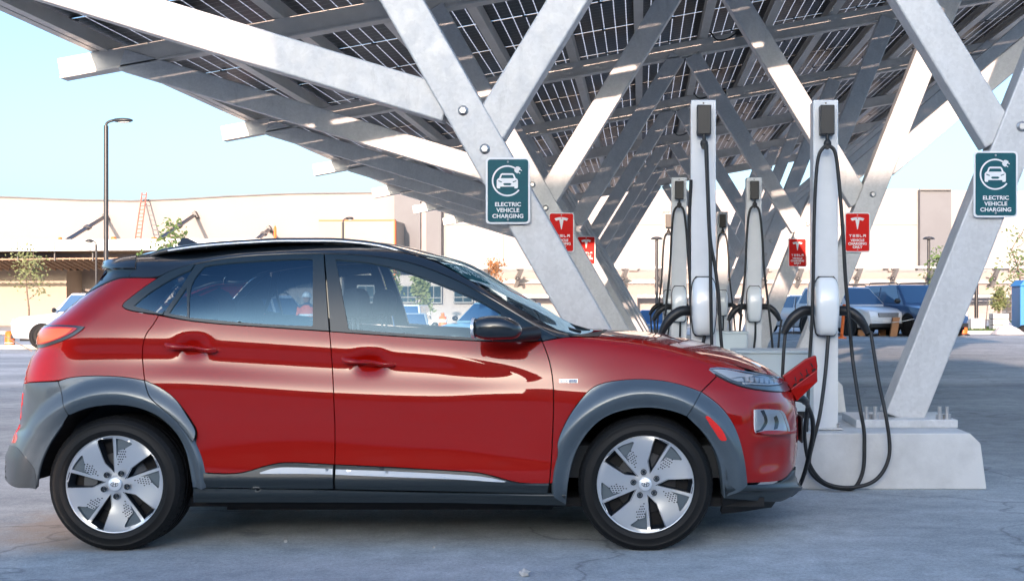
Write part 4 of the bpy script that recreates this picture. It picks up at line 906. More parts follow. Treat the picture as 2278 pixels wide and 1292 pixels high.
# ---- wheels
M['tyre'] = mat('tyre_rubber', (.0045, .0048, .005), .6, spec=.3, noise=(4, (.008, .008, .0085), .4, .65), bump=(120, .1, .001))
M['alloy'] = mat('machined_alloy', (.62, .64, .66), .28, .7)
M['alloy_dark'] = mat('dark_alloy_pocket', (.012, .016, .022), .35, .3)
M['alloy_mid'] = mat('grey_alloy_recess', (.13, .16, .18), .35, .4)
M['disc'] = mat('brake_disc', (.22, .21, .20), .5, .8); M['caliper'] = mat('brake_caliper', (.10, .10, .10), .5, .3)
WR = .3315; WW = .225
def wheel(X, yout, side, rot):
    """yout: outer face depth; side=+1 faces the camera"""
    zc = WR - .004; wth = MB(); rr = .107 * 2.196
    T = lambda a, b, h: (X + a, yout + side * h, zc + b)
    prof = [(.236, .012), (.240, .004), (.255, -.003), (.262, -.0035), (.264, -.0055), (.2665, -.0055), (.2685, -.0038), (.285, -.004), (.297, .0005), (.299, -.001), (.302, -.0005), (.305, .004), (.318, .014), (.326, .026), (WR, .045)]
    tread = []; h = .045
    for g in range(4):
        tread += [(WR, h), (WR, h + .028), (WR - .008, h + .030), (WR - .008, h + .038), (WR, h + .040)]; h += .040
    prof += tread[:-1] + [(WR, .20), (.318, .214), (.29, .226), (.24, .22), (.225, .20), (.225, .03)]
    wth.lathe(prof, T, 72); ty = wth.build('wheel', M['tyre'], car)
    # shoulder blocks
    mb = MB()
    for k in range(60):
        a = 2 * math.pi * k / 60
        for (r0, h0, r1, h1) in ((.3195, .013, WR + .0012, .044),):
            da = .035
            q = [T(r * math.cos(a + d_), r * math.sin(a + d_), hh) for r, hh, d_ in ((r0, h0, -da), (r0, h0, da), (r1, h1, da), (r1, h1, -da), (r1 - .012, h1, -da), (r1 - .012, h1, da), (r0 - .01, h0 + .01, da), (r0 - .01, h0 + .01, -da))]
            mb.add(q, [(0, 1, 2, 3), (3, 2, 5, 4), (7, 6, 1, 0), (0, 3, 4, 7), (1, 6, 5, 2)])
    mb.build('tread_blocks', M['tyre'], ty)
    mb = MB(); mb.lathe([(.225, .20), (.222, .06), (.226, .03)], T, 60); mb.lathe([(.218, .075), (.001, .075)], T, 40); mb.build('barrel', M['under'], ty)
    mb = MB(); mb.lathe([(.15, .075), (.15, .066), (.06, .064), (.06, .05), (.001, .05)], T, 48); mb.build('brake_disc', M['disc'], ty)
    mb = MB(); 
    for k in range(9):
        a0 = R(150 + 5 * k); a1 = R(155 + 5 * k)
        mb.add([T(r * math.cos(a), r * math.sin(a), hh) for a in (a0, a1) for r, hh in ((.10, .045), (.165, .045), (.165, .075), (.10, .075))], [(0, 1, 5, 4), (1, 2, 6, 5), (3, 0, 4, 7), (0, 3, 2, 1), (4, 5, 6, 7)])
    mb.build('brake_caliper', M['caliper'], ty)
    # face plate: pixel coords of one fifth of the rear wheel (y down), hub at 0
    k_ = .235 / 281.
    pock = [(-103, -255), (-88, -263), (-16, -268), (-10, -70), (-13, -72), (-60, -122)]
    tri = [(4, -268), (40, -262), (98, -240), (100, -232), (55, -206), (16, -196), (4, -150)]
    wed = [(16, -190), (52, -202), (92, -226), (48, -132), (10, -98), (4, -110)]
    def rot2(p, a): c, s_ = math.cos(a), math.sin(a); return (p[0] * c - p[1] * s_, p[0] * s_ + p[1] * c)
    mx = 1 if side > 0 else 1
    holes = []; tris = []; weds = []
    for j in range(5):
        a = rot + 2 * math.pi * j / 5
        f = lambda L: [rot2((p[0] * k_, -p[1] * k_), a) for p in L]
        holes.append(f(pock)); tris.append(f(tri)); weds.append(f(wed))
    circ = [(.2335 * math.cos(2 * math.pi * k / 72), .2335 * math.sin(2 * math.pi * k / 72)) for k in range(72)]
    pa = [math.atan2(sum(p[1] for p in h), sum(p[0] for p in h)) for h in holes][0]
    def dish2(a, b):
        r = math.hypot(a, b); q = max(0., min(1., (r - .085) / .08)); q = q * q * (3 - 2 * q); e = max(0., min(1., (.2335 - r) / .02))
        fr = ((math.atan2(b, a) - pa) / (2 * math.pi / 5)) % 1.
        return dish(r) + .016 * (fr - .5) * q * e
    def dish(r): return .013 + .018 * (1 - (r / .235)) - .012 * max(0, 1 - r / .06)
    grid = [(r_ * math.cos(2 * math.pi * (k + .5 * (q % 2)) / 60), r_ * math.sin(2 * math.pi * (k + .5 * (q % 2)) / 60)) for q, r_ in enumerate((.035, .05, .065, .08, .1, .12, .14, .16, .18, .2, .217)) for k in range(60)]
    holes = [densify(h, .012) for h in holes]; tris = [densify(h, .012) for h in tris]
    vs, fs = cdt(circ, [h for h in holes] + [t for t in tris], grid)
    mb = MB(); mb.add([T(a, b, dish2(a, b)) for a, b in vs], fs, True)
    for poly in holes:   # pocket walls
        pass
    mb.lathe([(.2335, .013), (.2365, .007), (.2405, .009), (.2405, .02)], T, 72)
    rim = mb.build('rim', M['alloy'], ty)
    mb = MB()
    for poly in holes:
        n_ = len(poly); cx_ = sum(p[0] for p in poly) / n_; cy_ = sum(p[1] for p in poly) / n_
        inn = [(cx_ + (a - cx_) * .74, cy_ + (b - cy_) * .78) for a, b in poly]
        mb.add([T(a, b, dish2(a, b) + .0005) for a, b in poly] + [T(a, b, .052) for a, b in inn], [(i, (i + 1) % n_, n_ + (i + 1) % n_, n_ + i) for i in range(n_)])
    mb.cur = 1
    for poly in tris:
        n_ = len(poly); cx_ = sum(p[0] for p in poly) / n_; cy_ = sum(p[1] for p in poly) / n_
        inn = [(cx_ + (a - cx_) * .9, cy_ + (b - cy_) * .9) for a, b in poly]
        mb.add([T(a, b, dish2(a, b) + .0005) for a, b in poly] + [T(a, b, .030) for a, b in inn], [(i, (i + 1) % n_, n_ + (i + 1) % n_, n_ + i) for i in range(n_)])
        v2, f2 = cdt(inn); mb.add([T(a, b, .030) for a, b in v2], f2)
    mb.cur = 0; mb.build('spoke_pocket', [M['alloy_dark'], M['alloy_mid']], rim)
    mb = MB()      # pocket edge lines
    for poly in holes:
        n_ = len(poly); cx_ = sum(p[0] for p in poly) / n_; cy_ = sum(p[1] for p in poly) / n_
        inn = [(cx_ + (a - cx_) * .9, cy_ + (b - cy_) * .94) for a, b in poly]; out = [(cx_ + (a - cx_) * 1.10, cy_ + (b - cy_) * 1.05) for a, b in poly]
        mb.add([T(a, b, dish2(a, b) - .0008) for a, b in out] + [T(a, b, dish2(a, b) + .001) for a, b in poly], [(i, (i + 1) % n_, n_ + (i + 1) % n_, n_ + i) for i in range(n_)])
    mb.build('pocket_edge', M['alloy_dark'], rim)
    mb = MB()      # dimples in the wedge
    for j in range(5):
        a = rot + 2 * math.pi * j / 5
        for rr_ in range(7):
            for cc in range(4):
                x = 15 + cc * 13 + (rr_ % 2) * 6; y = -205 + rr_ * 15
                if not inpoly(np.array([[x, y]]), [(10, -196), (52, -208), (88, -222), (50, -136), (10, -104)])[0]: continue
                b = rot2((x * k_, -y * k_), a); hh = dish2(*b) - .0016
                q = [T(b[0] + .0042 * math.cos(t * math.pi / 3 + a), b[1] + .0032 * math.sin(t * math.pi / 3 + a), hh) for t in range(6)]; mb.add(q, [list(range(6))])
    tag(mb.build('dimples', M['alloy_dark'], rim), kind='stuff')
    mb = MB(); mb.lathe([(.033, .026), (.033, .012), (.030, .009), (.0005, .008)], T, 32); cap = mb.build('hub_cap', M['chrome'], ty)
    ov = [(.019 * math.cos(2 * math.pi * k / 28), .012 * math.sin(2 * math.pi * k / 28)) for k in range(28)]; ov2 = [(a * .86, b * .80) for a, b in ov]
    vs, fs = cdt(ov, [ov2]); mb = MB(); mb.add([T(a, b, .0072) for a, b in vs], fs)
    for poly in ([(-.010, -.0085), (-.0055, -.0095), (-.0035, .0095), (-.007, .0088)], [(.0035, -.0095), (.007, -.0088), (.010, .0085), (.0055, .0095)], [(-.006, -.002), (.0055, .0008), (.006, .003), (-.0055, .0005)]):
        vs, fs = cdt(poly); mb.add([T(a, b, .0072) for a, b in vs], fs)
    mb.build('hub_emblem', M['lamp_dark'], cap)
    for j in range(5):
        a = rot + R(90 - 30) + 2 * math.pi * j / 5; b = (.060 * math.cos(a), .060 * math.sin(a))
        mb = MB(); mb.lathe([(.0145, .014), (.0145, .0105), (.011, .0115), (.0105, .028)], lambda x, y, h: T(b[0] + x, b[1] + y, h), 16); mb.lathe([(.0105, .026), (.001, .026)], lambda x, y, h: T(b[0] + x, b[1] + y, h), 12); 
        mb.lathe([(.0078, .027), (.0078, .013), (.0055, .011), (.0005, .011)], lambda x, y, h: T(b[0] + x, b[1] + y, h), 6, False); mb.build('lug_nut', M['lamp_dark'], ty)
    return ty
WXR, WXF = (253 - CX) / 455., (1436 - CX) / 455.
YO = F / 455.
wheel(WXR, YO, 1, 0); wheel(WXF, YO, 1, R(-33)); wheel(WXR, 2 * YC - YO, -1, R(12)); wheel(WXF, 2 * YC - YO, -1, R(40))
# wheel wells, floor, underside
for X in (WXR, WXF):
    for ya, yb in ((6.085, 6.60), (2 * YC - 6.085, 2 * YC - 6.60)):
        mb = MB(); n_ = 28; v = []
        for yy in (ya, yb):
            for k in range(n_ + 1):
                a = math.pi * (.01 + .98 * k / n_); v.append((X + .40 * math.cos(a), yy, WR + .40 * math.sin(a)))
        mb.add(v, [(k, k + 1, n_ + 2 + k, n_ + 1 + k) for k in range(n_)] + [[n_ + 1 + k for k in range(n_ + 1)]])
        mb.build('wheel_well', M['under'], car)
mb = MB(); mb.box(-2.84, .62, 6.22, 2 * YC - 6.22, .195, .24); mb.box(-2.1, -.45, 6.3, 2 * YC - 6.3, .165, .20); mb.box(-2.2, -.4, 6.14, 7.74, .235, .33); mb.build('floor_pan', M['under'], car)
mb = MB(); mb.tube([(WXR, 6.25, WR), (WXR, 7.63, WR)], .05, 10); mb.tube([(WXF, 6.25, WR), (WXF, 7.63, WR)], .05, 10); mb.build('axle', M['under'], car)
# cabin
def seat(X, y, z0, hgt, name='seat'):
    mb = MB(); wd = .26
    pr = [(X + .42, z0), (X + .40, z0 + .13), (X + .05, z0 + .12), (X - .10, z0 + hgt * .55), (X - .17, z0 + hgt * .95), (X - .24, z0 + hgt), (X - .31, z0 + hgt * .93), (X - .24, z0 + hgt * .4), (X - .14, z0)]
    mb.prism(pr, lambda a, b, t: (a, y + t, b), -wd, wd); s_ = mb.build(name, M['seat'], car, bevel=.04, seg=3)
    mb = MB(); mb.prism([(X - .20, z0 + hgt + .05), (X - .19, z0 + hgt + .17), (X - .23, z0 + hgt + .22), (X - .29, z0 + hgt + .20), (X - .31, z0 + hgt + .06)], lambda a, b, t: (a, y + t, b), -.12, .12); mb.build('headrest', M['seat'], s_, bevel=.03, seg=3)
    mb = MB()
    for d_ in (-.06, .06): mb.tube([(X - .25, y + d_, z0 + hgt - .02), (X - .25, y + d_, z0 + hgt + .08)], .007, 6)
    mb.build('headrest_post', M['bolt'], s_)
for y in (YC - .37, YC + .37): seat(-1.26, y, .50, .58)
for y in (YC - .40, YC + .40): seat(-2.06, y, .52, .52)
mb = MB(); mb.prism([(-.72, .60), (-.72, .88), (-.64, .95), (-.50, .98), (-.30, .96), (-.22, .60)], lambda a, b, t: (a, YC + t, b), -.70, .70); mb.build('dashboard', M['trim_in'], car, bevel=.03)
mb = MB(); c = Vector((-.86, YC + .37, .90)); 
mb.tube([c + Vector((.06 * math.sin(a), .18 * math.cos(a), .17 * math.sin(a))) for a in [2 * math.pi * k / 24 for k in range(25)]], .014, 8); mb.tube([c, c + Vector((.2, 0, -.06))], .03, 8); mb.box(c.x - .02, c.x + .02, c.y - .16, c.y + .16, c.z - .03, c.z + .03)
mb.build('steering_wheel', M['black_plastic'], car)
mb = MB(); v = []
lin = resample([(320, 575), (464, 562), (640, 553), (795, 555), (880, 566), (930, 580)], 14)
for x, y in lin:
    p_ = sp(x, y); 
    for k in range(9): v.append((p_[0] - .0, YC + (-1 + k / 4) * (YC - p_[1] - .03), p_[2] - .03 + .03 * (1 - (-1 + k / 4) ** 2)))
mb.add(v, [(i * 9 + k, i * 9 + k + 1, (i + 1) * 9 + k + 1, (i + 1) * 9 + k) for i in range(13) for k in range(8)]); mb.build('headliner', M['trim_in'], car)
mb = MB(); mb.box(-2.75, .4, 6.22, 2 * YC - 6.22, .34, .50); mb.box(-2.95, -2.2, 6.35, 2 * YC - 6.35, .5, 1.02); mb.build('cabin_floor', M['trim_in'], car)
# charge flap, open and standing up at the nose, with the plug below
FY = 6.74
fl = [(1741, 836), (1791, 799), (1812, 790.5), (1816, 791), (1819, 814), (1818, 848), (1771, 892), (1765, 884)]
mb = MB(); w2 = [(P(a, b, FY).x, P(a, b, FY).z) for a, b in fl]
mb.prism(w2, lambda a, b, t: (a, FY + t, b), 0, .03); flap = mb.build('charge_flap', M['red'], car, bevel=.006)
flap['label'] = 'open red charging flap with small holes standing up from the nose'
rim_ = [(1769, 858), (1790, 842), (1812, 822), (1818, 818), (1818, 848), (1771, 892), (1765, 884)]
mb = MB(); mb.prism([(P(a, b, FY).x, P(a, b, FY).z) for a, b in [(1757, 864), (1817, 822), (1818, 848), (1771, 891)]], lambda a, b, t: (a, FY - .004 - (.03 if b < P(0, 850, FY).z else .012) * t, b), 0, 1); mb.build('flap_edge', M['red'], flap, bevel=.004)
mb = MB()
for (a, b) in ((1767, 855), (1781, 844), (1795, 834), (1809, 822), (1774, 866 - 6)):
    c = P(a, b, FY); d1 = Vector((.011, 0, .008)); d2 = Vector((-.004, 0, .006)) * .8
    mb.add([c + Vector((0, -.0195, 0)) + d1 * math.cos(t * math.pi / 5) + d2 * math.sin(t * math.pi / 5) for t in range(10)], [list(range(10))])
for (a, b, cc, dd) in ((1768, 838, 1771, 848), (1780, 828, 1785, 836), (1793, 820, 1796, 830), (1803, 807, 1808, 816), (1785, 842, 1788, 850), (1800, 834, 1804, 840)):
    p1, p2 = P(a, b, FY), P(cc, dd, FY); mb.beam(p1 + Vector((0, -.003, 0)), p2 + Vector((0, -.003, 0)), .005, .004)
mb.build('flap_holes', M['under'], flap)
mb = MB(); mb.tube(spline([P(1758, 884, 6.78), P(1780, 886, 6.8), P(1790, 890, 6.85), P(1797, 902, 6.95)], 5), [.02] * 6 + [.022] * 6 + [.014] * 4, 10); mb.build('charging_plug', M['black_plastic'], car)
mb = MB(); mb.tube(spline([P(1797, 902, 6.95), P(1807, 930, 7.1), P(1808, 965, 7.2), P(1800, 1010, 7.3), P(1790, 1050, 7.4), P(1776, 1085, 7.5), P(1760, 1100, 7.6)], 6), .013, 8); mb.build('plugged_cable', M['rubber'], car)
# licence plate edge and grille at the nose
mb = MB(); mb.box(.865, .875, YC - .26, YC + .26, .46, .60); mb.build('number_plate', M['black_plastic'], car, bevel=.003)
# ================================================================== GROUND AND FAR SETTING
def sm(t): t = max(0., min(1., t)); return t * t * (3 - 2 * t)
def gz(x, y): return -.5 * sm((y - 14) / 30) * sm((6 - x) / 6)
def asphalt_mat():
    m = bpy.data.materials.new('asphalt'); m.use_nodes = True; n = m.node_tree.nodes; l = m.node_tree.links; b = n['Principled BSDF']
    b.inputs['Roughness'].default_value = .88; b.inputs['Specular IOR Level'].default_value = .3
    tc = n.new('ShaderNodeTexCoord')
    def noise(scale, det=8, st=(1, 1, 1), rough=.6):
        mp = n.new('ShaderNodeMapping'); mp.inputs['Scale'].default_value = st; t = n.new('ShaderNodeTexNoise'); t.inputs['Scale'].default_value = scale; t.inputs['Detail'].default_value = det; t.inputs['Roughness'].default_value = rough
        l.new(tc.outputs['Object'], mp.inputs[0]); l.new(mp.outputs[0], t.inputs['Vector']); return t.outputs['Fac']
    def ramp_(s, lo, hi, c0, c1):
        r = n.new('ShaderNodeValToRGB'); r.color_ramp.elements[0].position = lo; r.color_ramp.elements[1].position = hi; r.color_ramp.elements[0].color = (*c0, 1); r.color_ramp.elements[1].color = (*c1, 1); l.new(s, r.inputs[0]); return r.outputs[0]
    def mix(a, b_, f, mode='MULTIPLY'):
        q = n.new('ShaderNodeMix'); q.data_type = 'RGBA'; q.blend_type = mode
        if isinstance(f, float): q.inputs[0].default_value = f
        else: l.new(f, q.inputs[0])
        l.new(a, q.inputs[6]); l.new(b_, q.inputs[7]); return q.outputs[2]
    base = ramp_(noise(.22, 5), .38, .66, (.49, .53, .545), (.64, .675, .685))
    stain = ramp_(noise(.6, 10, (.45, 1, 1), .7), .34, .60, (.62, .64, .66), (1, 1, 1))
    grit = ramp_(noise(55, 6, rough=.75), .30, .72, (.66, .66, .67), (1.22, 1.22, 1.21))
    fine = ramp_(noise(260, 3), .35, .75, (.74, .74, .74), (1.2, 1.2, 1.2))
    mott = ramp_(noise(6, 8, rough=.7), .34, .66, (.80, .80, .81), (1.10, 1.10, 1.10))
    c = mix(mix(mix(mix(base, stain, 1.), grit, 1.), fine, 1.), mott, 1.)
    sp_ = n.new('ShaderNodeSeparateXYZ'); l.new(tc.outputs['Object'], sp_.inputs[0])
    def mth(op, a, b_=0., c_=None):
        q = n.new('ShaderNodeMath'); q.operation = op
        for i, v_ in enumerate((a, b_) if c_ is None else (a, b_, c_)):
            if isinstance(v_, (int, float)): q.inputs[i].default_value = v_
            else: l.new(v_, q.inputs[i])
        return q.outputs[0]
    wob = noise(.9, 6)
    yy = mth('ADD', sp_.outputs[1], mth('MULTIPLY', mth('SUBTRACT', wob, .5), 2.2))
    lot = ramp_(mth('MULTIPLY', yy, .05), .40, .475, (1, 1, 1), (.74, .76, .78))      # darker past the plinths
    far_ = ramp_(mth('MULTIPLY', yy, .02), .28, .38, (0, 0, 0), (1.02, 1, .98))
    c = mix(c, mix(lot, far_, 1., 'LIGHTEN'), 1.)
    # brown patch round the rear wheel
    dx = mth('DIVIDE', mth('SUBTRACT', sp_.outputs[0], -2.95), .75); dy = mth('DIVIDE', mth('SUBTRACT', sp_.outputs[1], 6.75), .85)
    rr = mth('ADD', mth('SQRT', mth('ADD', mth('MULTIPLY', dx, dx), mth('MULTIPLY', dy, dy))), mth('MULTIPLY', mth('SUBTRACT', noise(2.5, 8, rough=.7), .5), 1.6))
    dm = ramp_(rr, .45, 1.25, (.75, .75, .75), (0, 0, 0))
    patch_rgb = n.new('ShaderNodeRGB'); patch_rgb.outputs[0].default_value = (.36, .285, .22, 1)
    c = mix(c, patch_rgb.outputs[0], dm, 'MIX')
    # hairline cracks
    vc = n.new('ShaderNodeTexVoronoi'); vc.feature = 'DISTANCE_TO_EDGE'; vc.inputs['Scale'].default_value = .33
    vm = n.new('ShaderNodeVectorMath'); vm.operation = 'ADD'; nz = n.new('ShaderNodeTexNoise'); nz.inputs['Scale'].default_value = 1.4; nz.inputs['Detail'].default_value = 8; l.new(tc.outputs['Object'], nz.inputs['Vector'])
    l.new(tc.outputs['Object'], vm.inputs[0]); l.new(nz.outputs['Color'], vm.inputs[1]); l.new(vm.outputs[0], vc.inputs['Vector'])
    ck = ramp_(vc.outputs['Distance'], .0015, .006, (.5, .5, .5), (1, 1, 1)); c = mix(c, ck, .7)
    # drips of oil
    vo = n.new('ShaderNodeTexVoronoi'); vo.inputs['Scale'].default_value = 1.1; l.new(vm.outputs[0], vo.inputs['Vector'])
    oil = ramp_(mth('ADD', vo.outputs['Distance'], mth('MULTIPLY', mth('SUBTRACT', noise(9, 5), .5), .25)), .05, .16, (.58, .58, .6), (1, 1, 1)); c = mix(c, oil, .8)
    # pale grains
    v = n.new('ShaderNodeTexVoronoi'); v.inputs['Scale'].default_value = 42; l.new(tc.outputs['Object'], v.inputs['Vector'])
    gr = n.new('ShaderNodeMath'); gr.operation = 'LESS_THAN'; gr.inputs[1].default_value = .07; l.new(v.outputs['Distance'], gr.inputs[0])
    rgb = n.new('ShaderNodeRGB'); rgb.outputs[0].default_value = (.55, .54, .52, 1)
    gm = n.new('ShaderNodeMath'); gm.operation = 'MULTIPLY'; gm.inputs[1].default_value = .6; l.new(gr.outputs[0], gm.inputs[0])
    c = mix(c, rgb.outputs[0], gm.outputs[0], 'MIX')
    l.new(c, b.inputs['Base Color'])
    bp = n.new('ShaderNodeBump'); bp.inputs['Strength'].default_value = .6; bp.inputs['Distance'].default_value = .008; l.new(noise(90, 6, rough=.7), bp.inputs['Height']); l.new(bp.outputs[0], b.inputs['Normal'])
    return m
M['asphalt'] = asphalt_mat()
xs = [-600, -200, -80, -40] + [-36 + 2 * i for i in range(26)] + [18, 24, 40, 80, 200, 600]
ys = [-300, -100, -40, -20, -10, 0, 5, 10] + [12 + 2 * i for i in range(20)] + [54, 60, 80, 120, 200, 400, 900]
mb = MB(); mb.add([(x, y, gz(x, y)) for y in ys for x in xs], [(j * len(xs) + i, j * len(xs) + i + 1, (j + 1) * len(xs) + i + 1, (j + 1) * len(xs) + i) for j in range(len(ys) - 1) for i in range(len(xs) - 1)], True)
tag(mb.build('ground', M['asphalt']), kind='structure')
M['pave'] = mat('pale_paving', (.50, .47, .43), .85, noise=(1.2, (.42, .40, .37), .4, .65))
M['kerb'] = mat('kerb_concrete', (.56, .54, .51), .8, noise=(2, (.46, .45, .43), .4, .7))
M['line'] = mat('road_paint', (.72, .72, .70), .7, noise=(6, (.5, .5, .5), .45, .75))
M['grass'] = mat('short_grass', (.035, .085, .02), .9, noise=(8, (.08, .13, .03), .4, .6))
mb = MB(); mb.box(-80, -14, 44.2, 44.45, -.62, -.36); tag(mb.build('kerb', M['kerb'], bevel=.02), kind='structure')
mb = MB(); mb.box(-80, 40, 63, 84, -.70, -.34); tag(mb.build('pavement', M['pave']), kind='structure')
mb = MB(); mb.add([(-80, 38.2, -.488), (-14, 38.2, -.488), (-14, 38.4, -.488), (-80, 38.4, -.488)], [(0, 1, 2, 3)]); tag(mb.build('road_marking', M['line']), kind='structure')
# ---- the long building
M['cream'] = mat('cream_stucco', (.34, .305, .295), .9, noise=(.35, (.325, .29, .28), .35, .7), bump=(14, .15, .02))
M['cream2'] = mat('pale_stucco', (.37, .335, .317), .9, noise=(.3, (.385, .35, .33), .35, .7), bump=(14, .15, .02))
M['tan'] = mat('tan_render', (.40, .34, .285), .9, noise=(.5, (.375, .318, .265), .35, .7))
M['grey_clad'] = mat('grey_panel_cladding', (.13, .138, .155), .6, noise=(.6, (.12, .127, .142), .4, .6))
M['fascia'] = mat('fascia_panel', (.42, .43, .44), .35, .5, noise=(.5, (.34, .35, .36), .35, .7))
M['soffit'] = mat('soffit_brown', (.12, .09, .06), .6, noise=(1.2, (.20, .14, .09), .35, .7))
M['wood'] = mat('timber_slat', (.40, .27, .19), .7, noise=(6, (.30, .20, .14), .4, .6))
M['orange_trim'] = mat('orange_edge', (.75, .16, .05), .6)
M['shopglass'] = mat('shop_glass', (.03, .05, .06), .08, 0, 1.)
M['dark_steel'] = mat('dark_steel', (.10, .10, .105), .45, .5)
M['red_steel'] = mat('red_ladder_paint', (.50, .15, .11), .5)
YB = 80.
def XZ(px, py, Y): p = P(px, py, Y); return (p.x, p.z)
def wallp(name, pts, m, parent, y0, y1, bevel=0):
    mb = MB(); mb.prism([XZ(a, b, y0) for a, b in pts], lambda a, b, t: (a, t, b), y0, y1); return mb.build(name, m, parent, bevel=bevel)
bld = thing('shopping_building', 'long cream building with grey bands, a timber trellis and shop windows behind the cars', 'building', (0, YB, 0))
BT = 745
wallp('wall', [(-420, 436), (0, 438), (60, 441), (180, 445), (290, 447), (400, 443), (500, 437), (640, 431), (760, 429), (877, 428), (877, BT), (-420, BT)], M['cream'], bld, YB, YB + 6)
wallp('parapet', [(-420, 434), (0, 436), (180, 443), (290, 445), (400, 441), (500, 435), (640, 429), (877, 426), (877, 429), (640, 432), (500, 438), (400, 444), (290, 448), (180, 446), (0, 439), (-420, 437)], M['grey_clad'], bld, YB - .12, YB + .5)
wallp('wall', [(877, 424), (935, 424), (935, BT), (877, BT)], M['grey_clad'], bld, YB - .8, YB + 6)
wallp('wall', [(935, 424), (948, 424), (948, BT), (935, BT)], M['cream2'], bld, YB - .5, YB + 6)
wallp('wall', [(948, 424), (981, 424), (981, BT), (948, BT)], M['grey_clad'], bld, YB - .8, YB + 6)
wallp('wall', [(981, 426), (1400, 424), (2047, 421), (2047, BT), (981, BT)], M['cream2'], bld, YB, YB + 6)
wallp('wall', [(2047, 421), (2116, 421), (2116, BT), (2047, BT)], M['grey_clad'], bld, YB - .7, YB + 6)
wallp('coping', [(2046, 420), (2117, 420), (2117, 424), (2046, 424)], M['dark_steel'], bld, YB - .9, YB - .72)
wallp('wall', [(2116, 424), (2900, 428), (2900, BT), (2116, BT)], M['cream2'], bld, YB + .5, YB + 6)
# panel joints in the stucco
for px in (1120, 1310, 1500, 1690, 1880): wallp('joint', [(px, 430), (px + 1.2, 430), (px + 1.2, 590), (px, 590)], M['grey_clad'], bld, YB - .02, YB + .02)
for py in (500,): wallp('joint', [(985, py), (2040, py), (2040, py + 1.2), (985, py + 1.2)], M['grey_clad'], bld, YB - .02, YB + .02)
wallp('wall', [(709, 491), (877, 490), (877, BT), (709, BT)], M['tan'], bld, YB - 4, YB - .02)
wallp('edge_trim', [(709, 489), (878, 488), (878, 491), (709, 492)], M['orange_trim'], bld, YB - 4.05, YB - 3.6)
wallp('edge_trim', [(876, 491), (879, 491), (879, 620), (876, 620)], M['orange_trim'], bld, YB - 4.05, YB - 3.6)
# shop windows seen through the car
for (a, b, c, d) in ((872, 636, 925, 672), (948, 636, 981, 673), (1010, 640, 1050, 672), (796, 636, 850, 672)):
    fr = wallp('window', [(a - 2, b - 2), (c + 2, b - 2), (c + 2, d + 2), (a - 2, d + 2)], M['dark_steel'], bld, YB - 4.3, YB - 4.02)
    n_ = 3 if c - a > 40 else 2
    for k in range(n_):
        x0 = a + (c - a) * k / n_ + .8; x1 = a + (c - a) * (k + 1) / n_ - .8
        wallp('pane', [(x0, b + 1), (x1, b + 1), (x1, d - 12), (x0, d - 12)], M['shopglass'], fr, YB - 4.33, YB - 4.29); wallp('pane', [(x0, d - 10), (x1, d - 10), (x1, d - 1), (x0, d - 1)], M['shopglass'], fr, YB - 4.33, YB - 4.29)
wallp('wall', [(760, 612), (1075, 612), (1075, BT), (760, BT)], M['cream'], bld, YB - 4.0, YB - .9)
# podium canopy at the left
YF = 71.
wallp('fascia', [(-420, 536), (130, 533), (440, 531), (700, 531), (700, 556), (440, 556), (0, 559), (-420, 562)], M['fascia'], bld, YF, YF + .4)
mb = MB(); a, b = XZ(-420, 560, YF), XZ(700, 556, YF); mb.box(a[0], b[0], YF + .4, YB, b[1] + .12, b[1] + .3); mb.build('soffit', M['soffit'], bld)
wallp('fascia_back', [(-420, 575), (460, 572), (460, 590), (-420, 600)], M['soffit'], bld, YF + 4, YF + 4.4)
for px in (-380, -300, -220, -140, -60, 38, 120, 200, 290, 380): wallp('fascia_joint', [(px, 536), (px + 1.3, 536), (px + 1.3, 557), (px, 557)], M['dark_steel'], bld, YF - .02, YF + .01)
wallp('wall', [(-420, 600), (148, 600), (148, BT), (-420, BT)], M['tan'], bld, YB - 2.2, YB - .03)
tr_ = wallp('trellis', [(-420, 579), (470, 571), (470, 574), (-420, 582)], M['wood'], bld, YF + .6, YF + .75)
for k in range(56):
    px = -400 + 15 * k
    mb = MB(); p0 = P(px, 577 - px * .006, YF + .7); p1 = P(px + 44, 600 - px * .004, YF + 3.4); mb.beam(p0, p1, .06, .16, (0, 0, 1)); mb.build('slat', M['wood'], tr_)
for px in (-60, 38, 120, 205): wallp('hanger', [(px, 557), (px + 2.4, 557), (px + 2.4, 580), (px, 580)], M['dark_steel'], bld, YF + .5, YF + .6)
# stays from the podium edge to the wall
for (x0, y0, x1, y1) in ((147, 533, 232, 481), (352, 531, 432, 477), (570, 531, 597, 509)):
    st = None
    for dx in (0, 7):
        mb = MB(); a = P(x0 + dx, y0, YF + .3); b = P(x1 + dx * .6, y1 + dx * .2, YB - .1); mb.tube([a, b], .07, 6); mid = a.lerp(b, .5); mb.tube([mid - (b - a).normalized() * .25, mid + (b - a).normalized() * .25], .14, 8); st = mb.build('stay_rod', M['dark_steel'], bld)
    wallp('stay_anchor', [(x1 - 6, y1 - 4), (x1, y1 - 8), (x1 + 3, y1 - 4), (x1 + 8, y1 + 6), (x1 - 2, y1 + 6)], M['dark_steel'], bld, YB - .4, YB - .01)
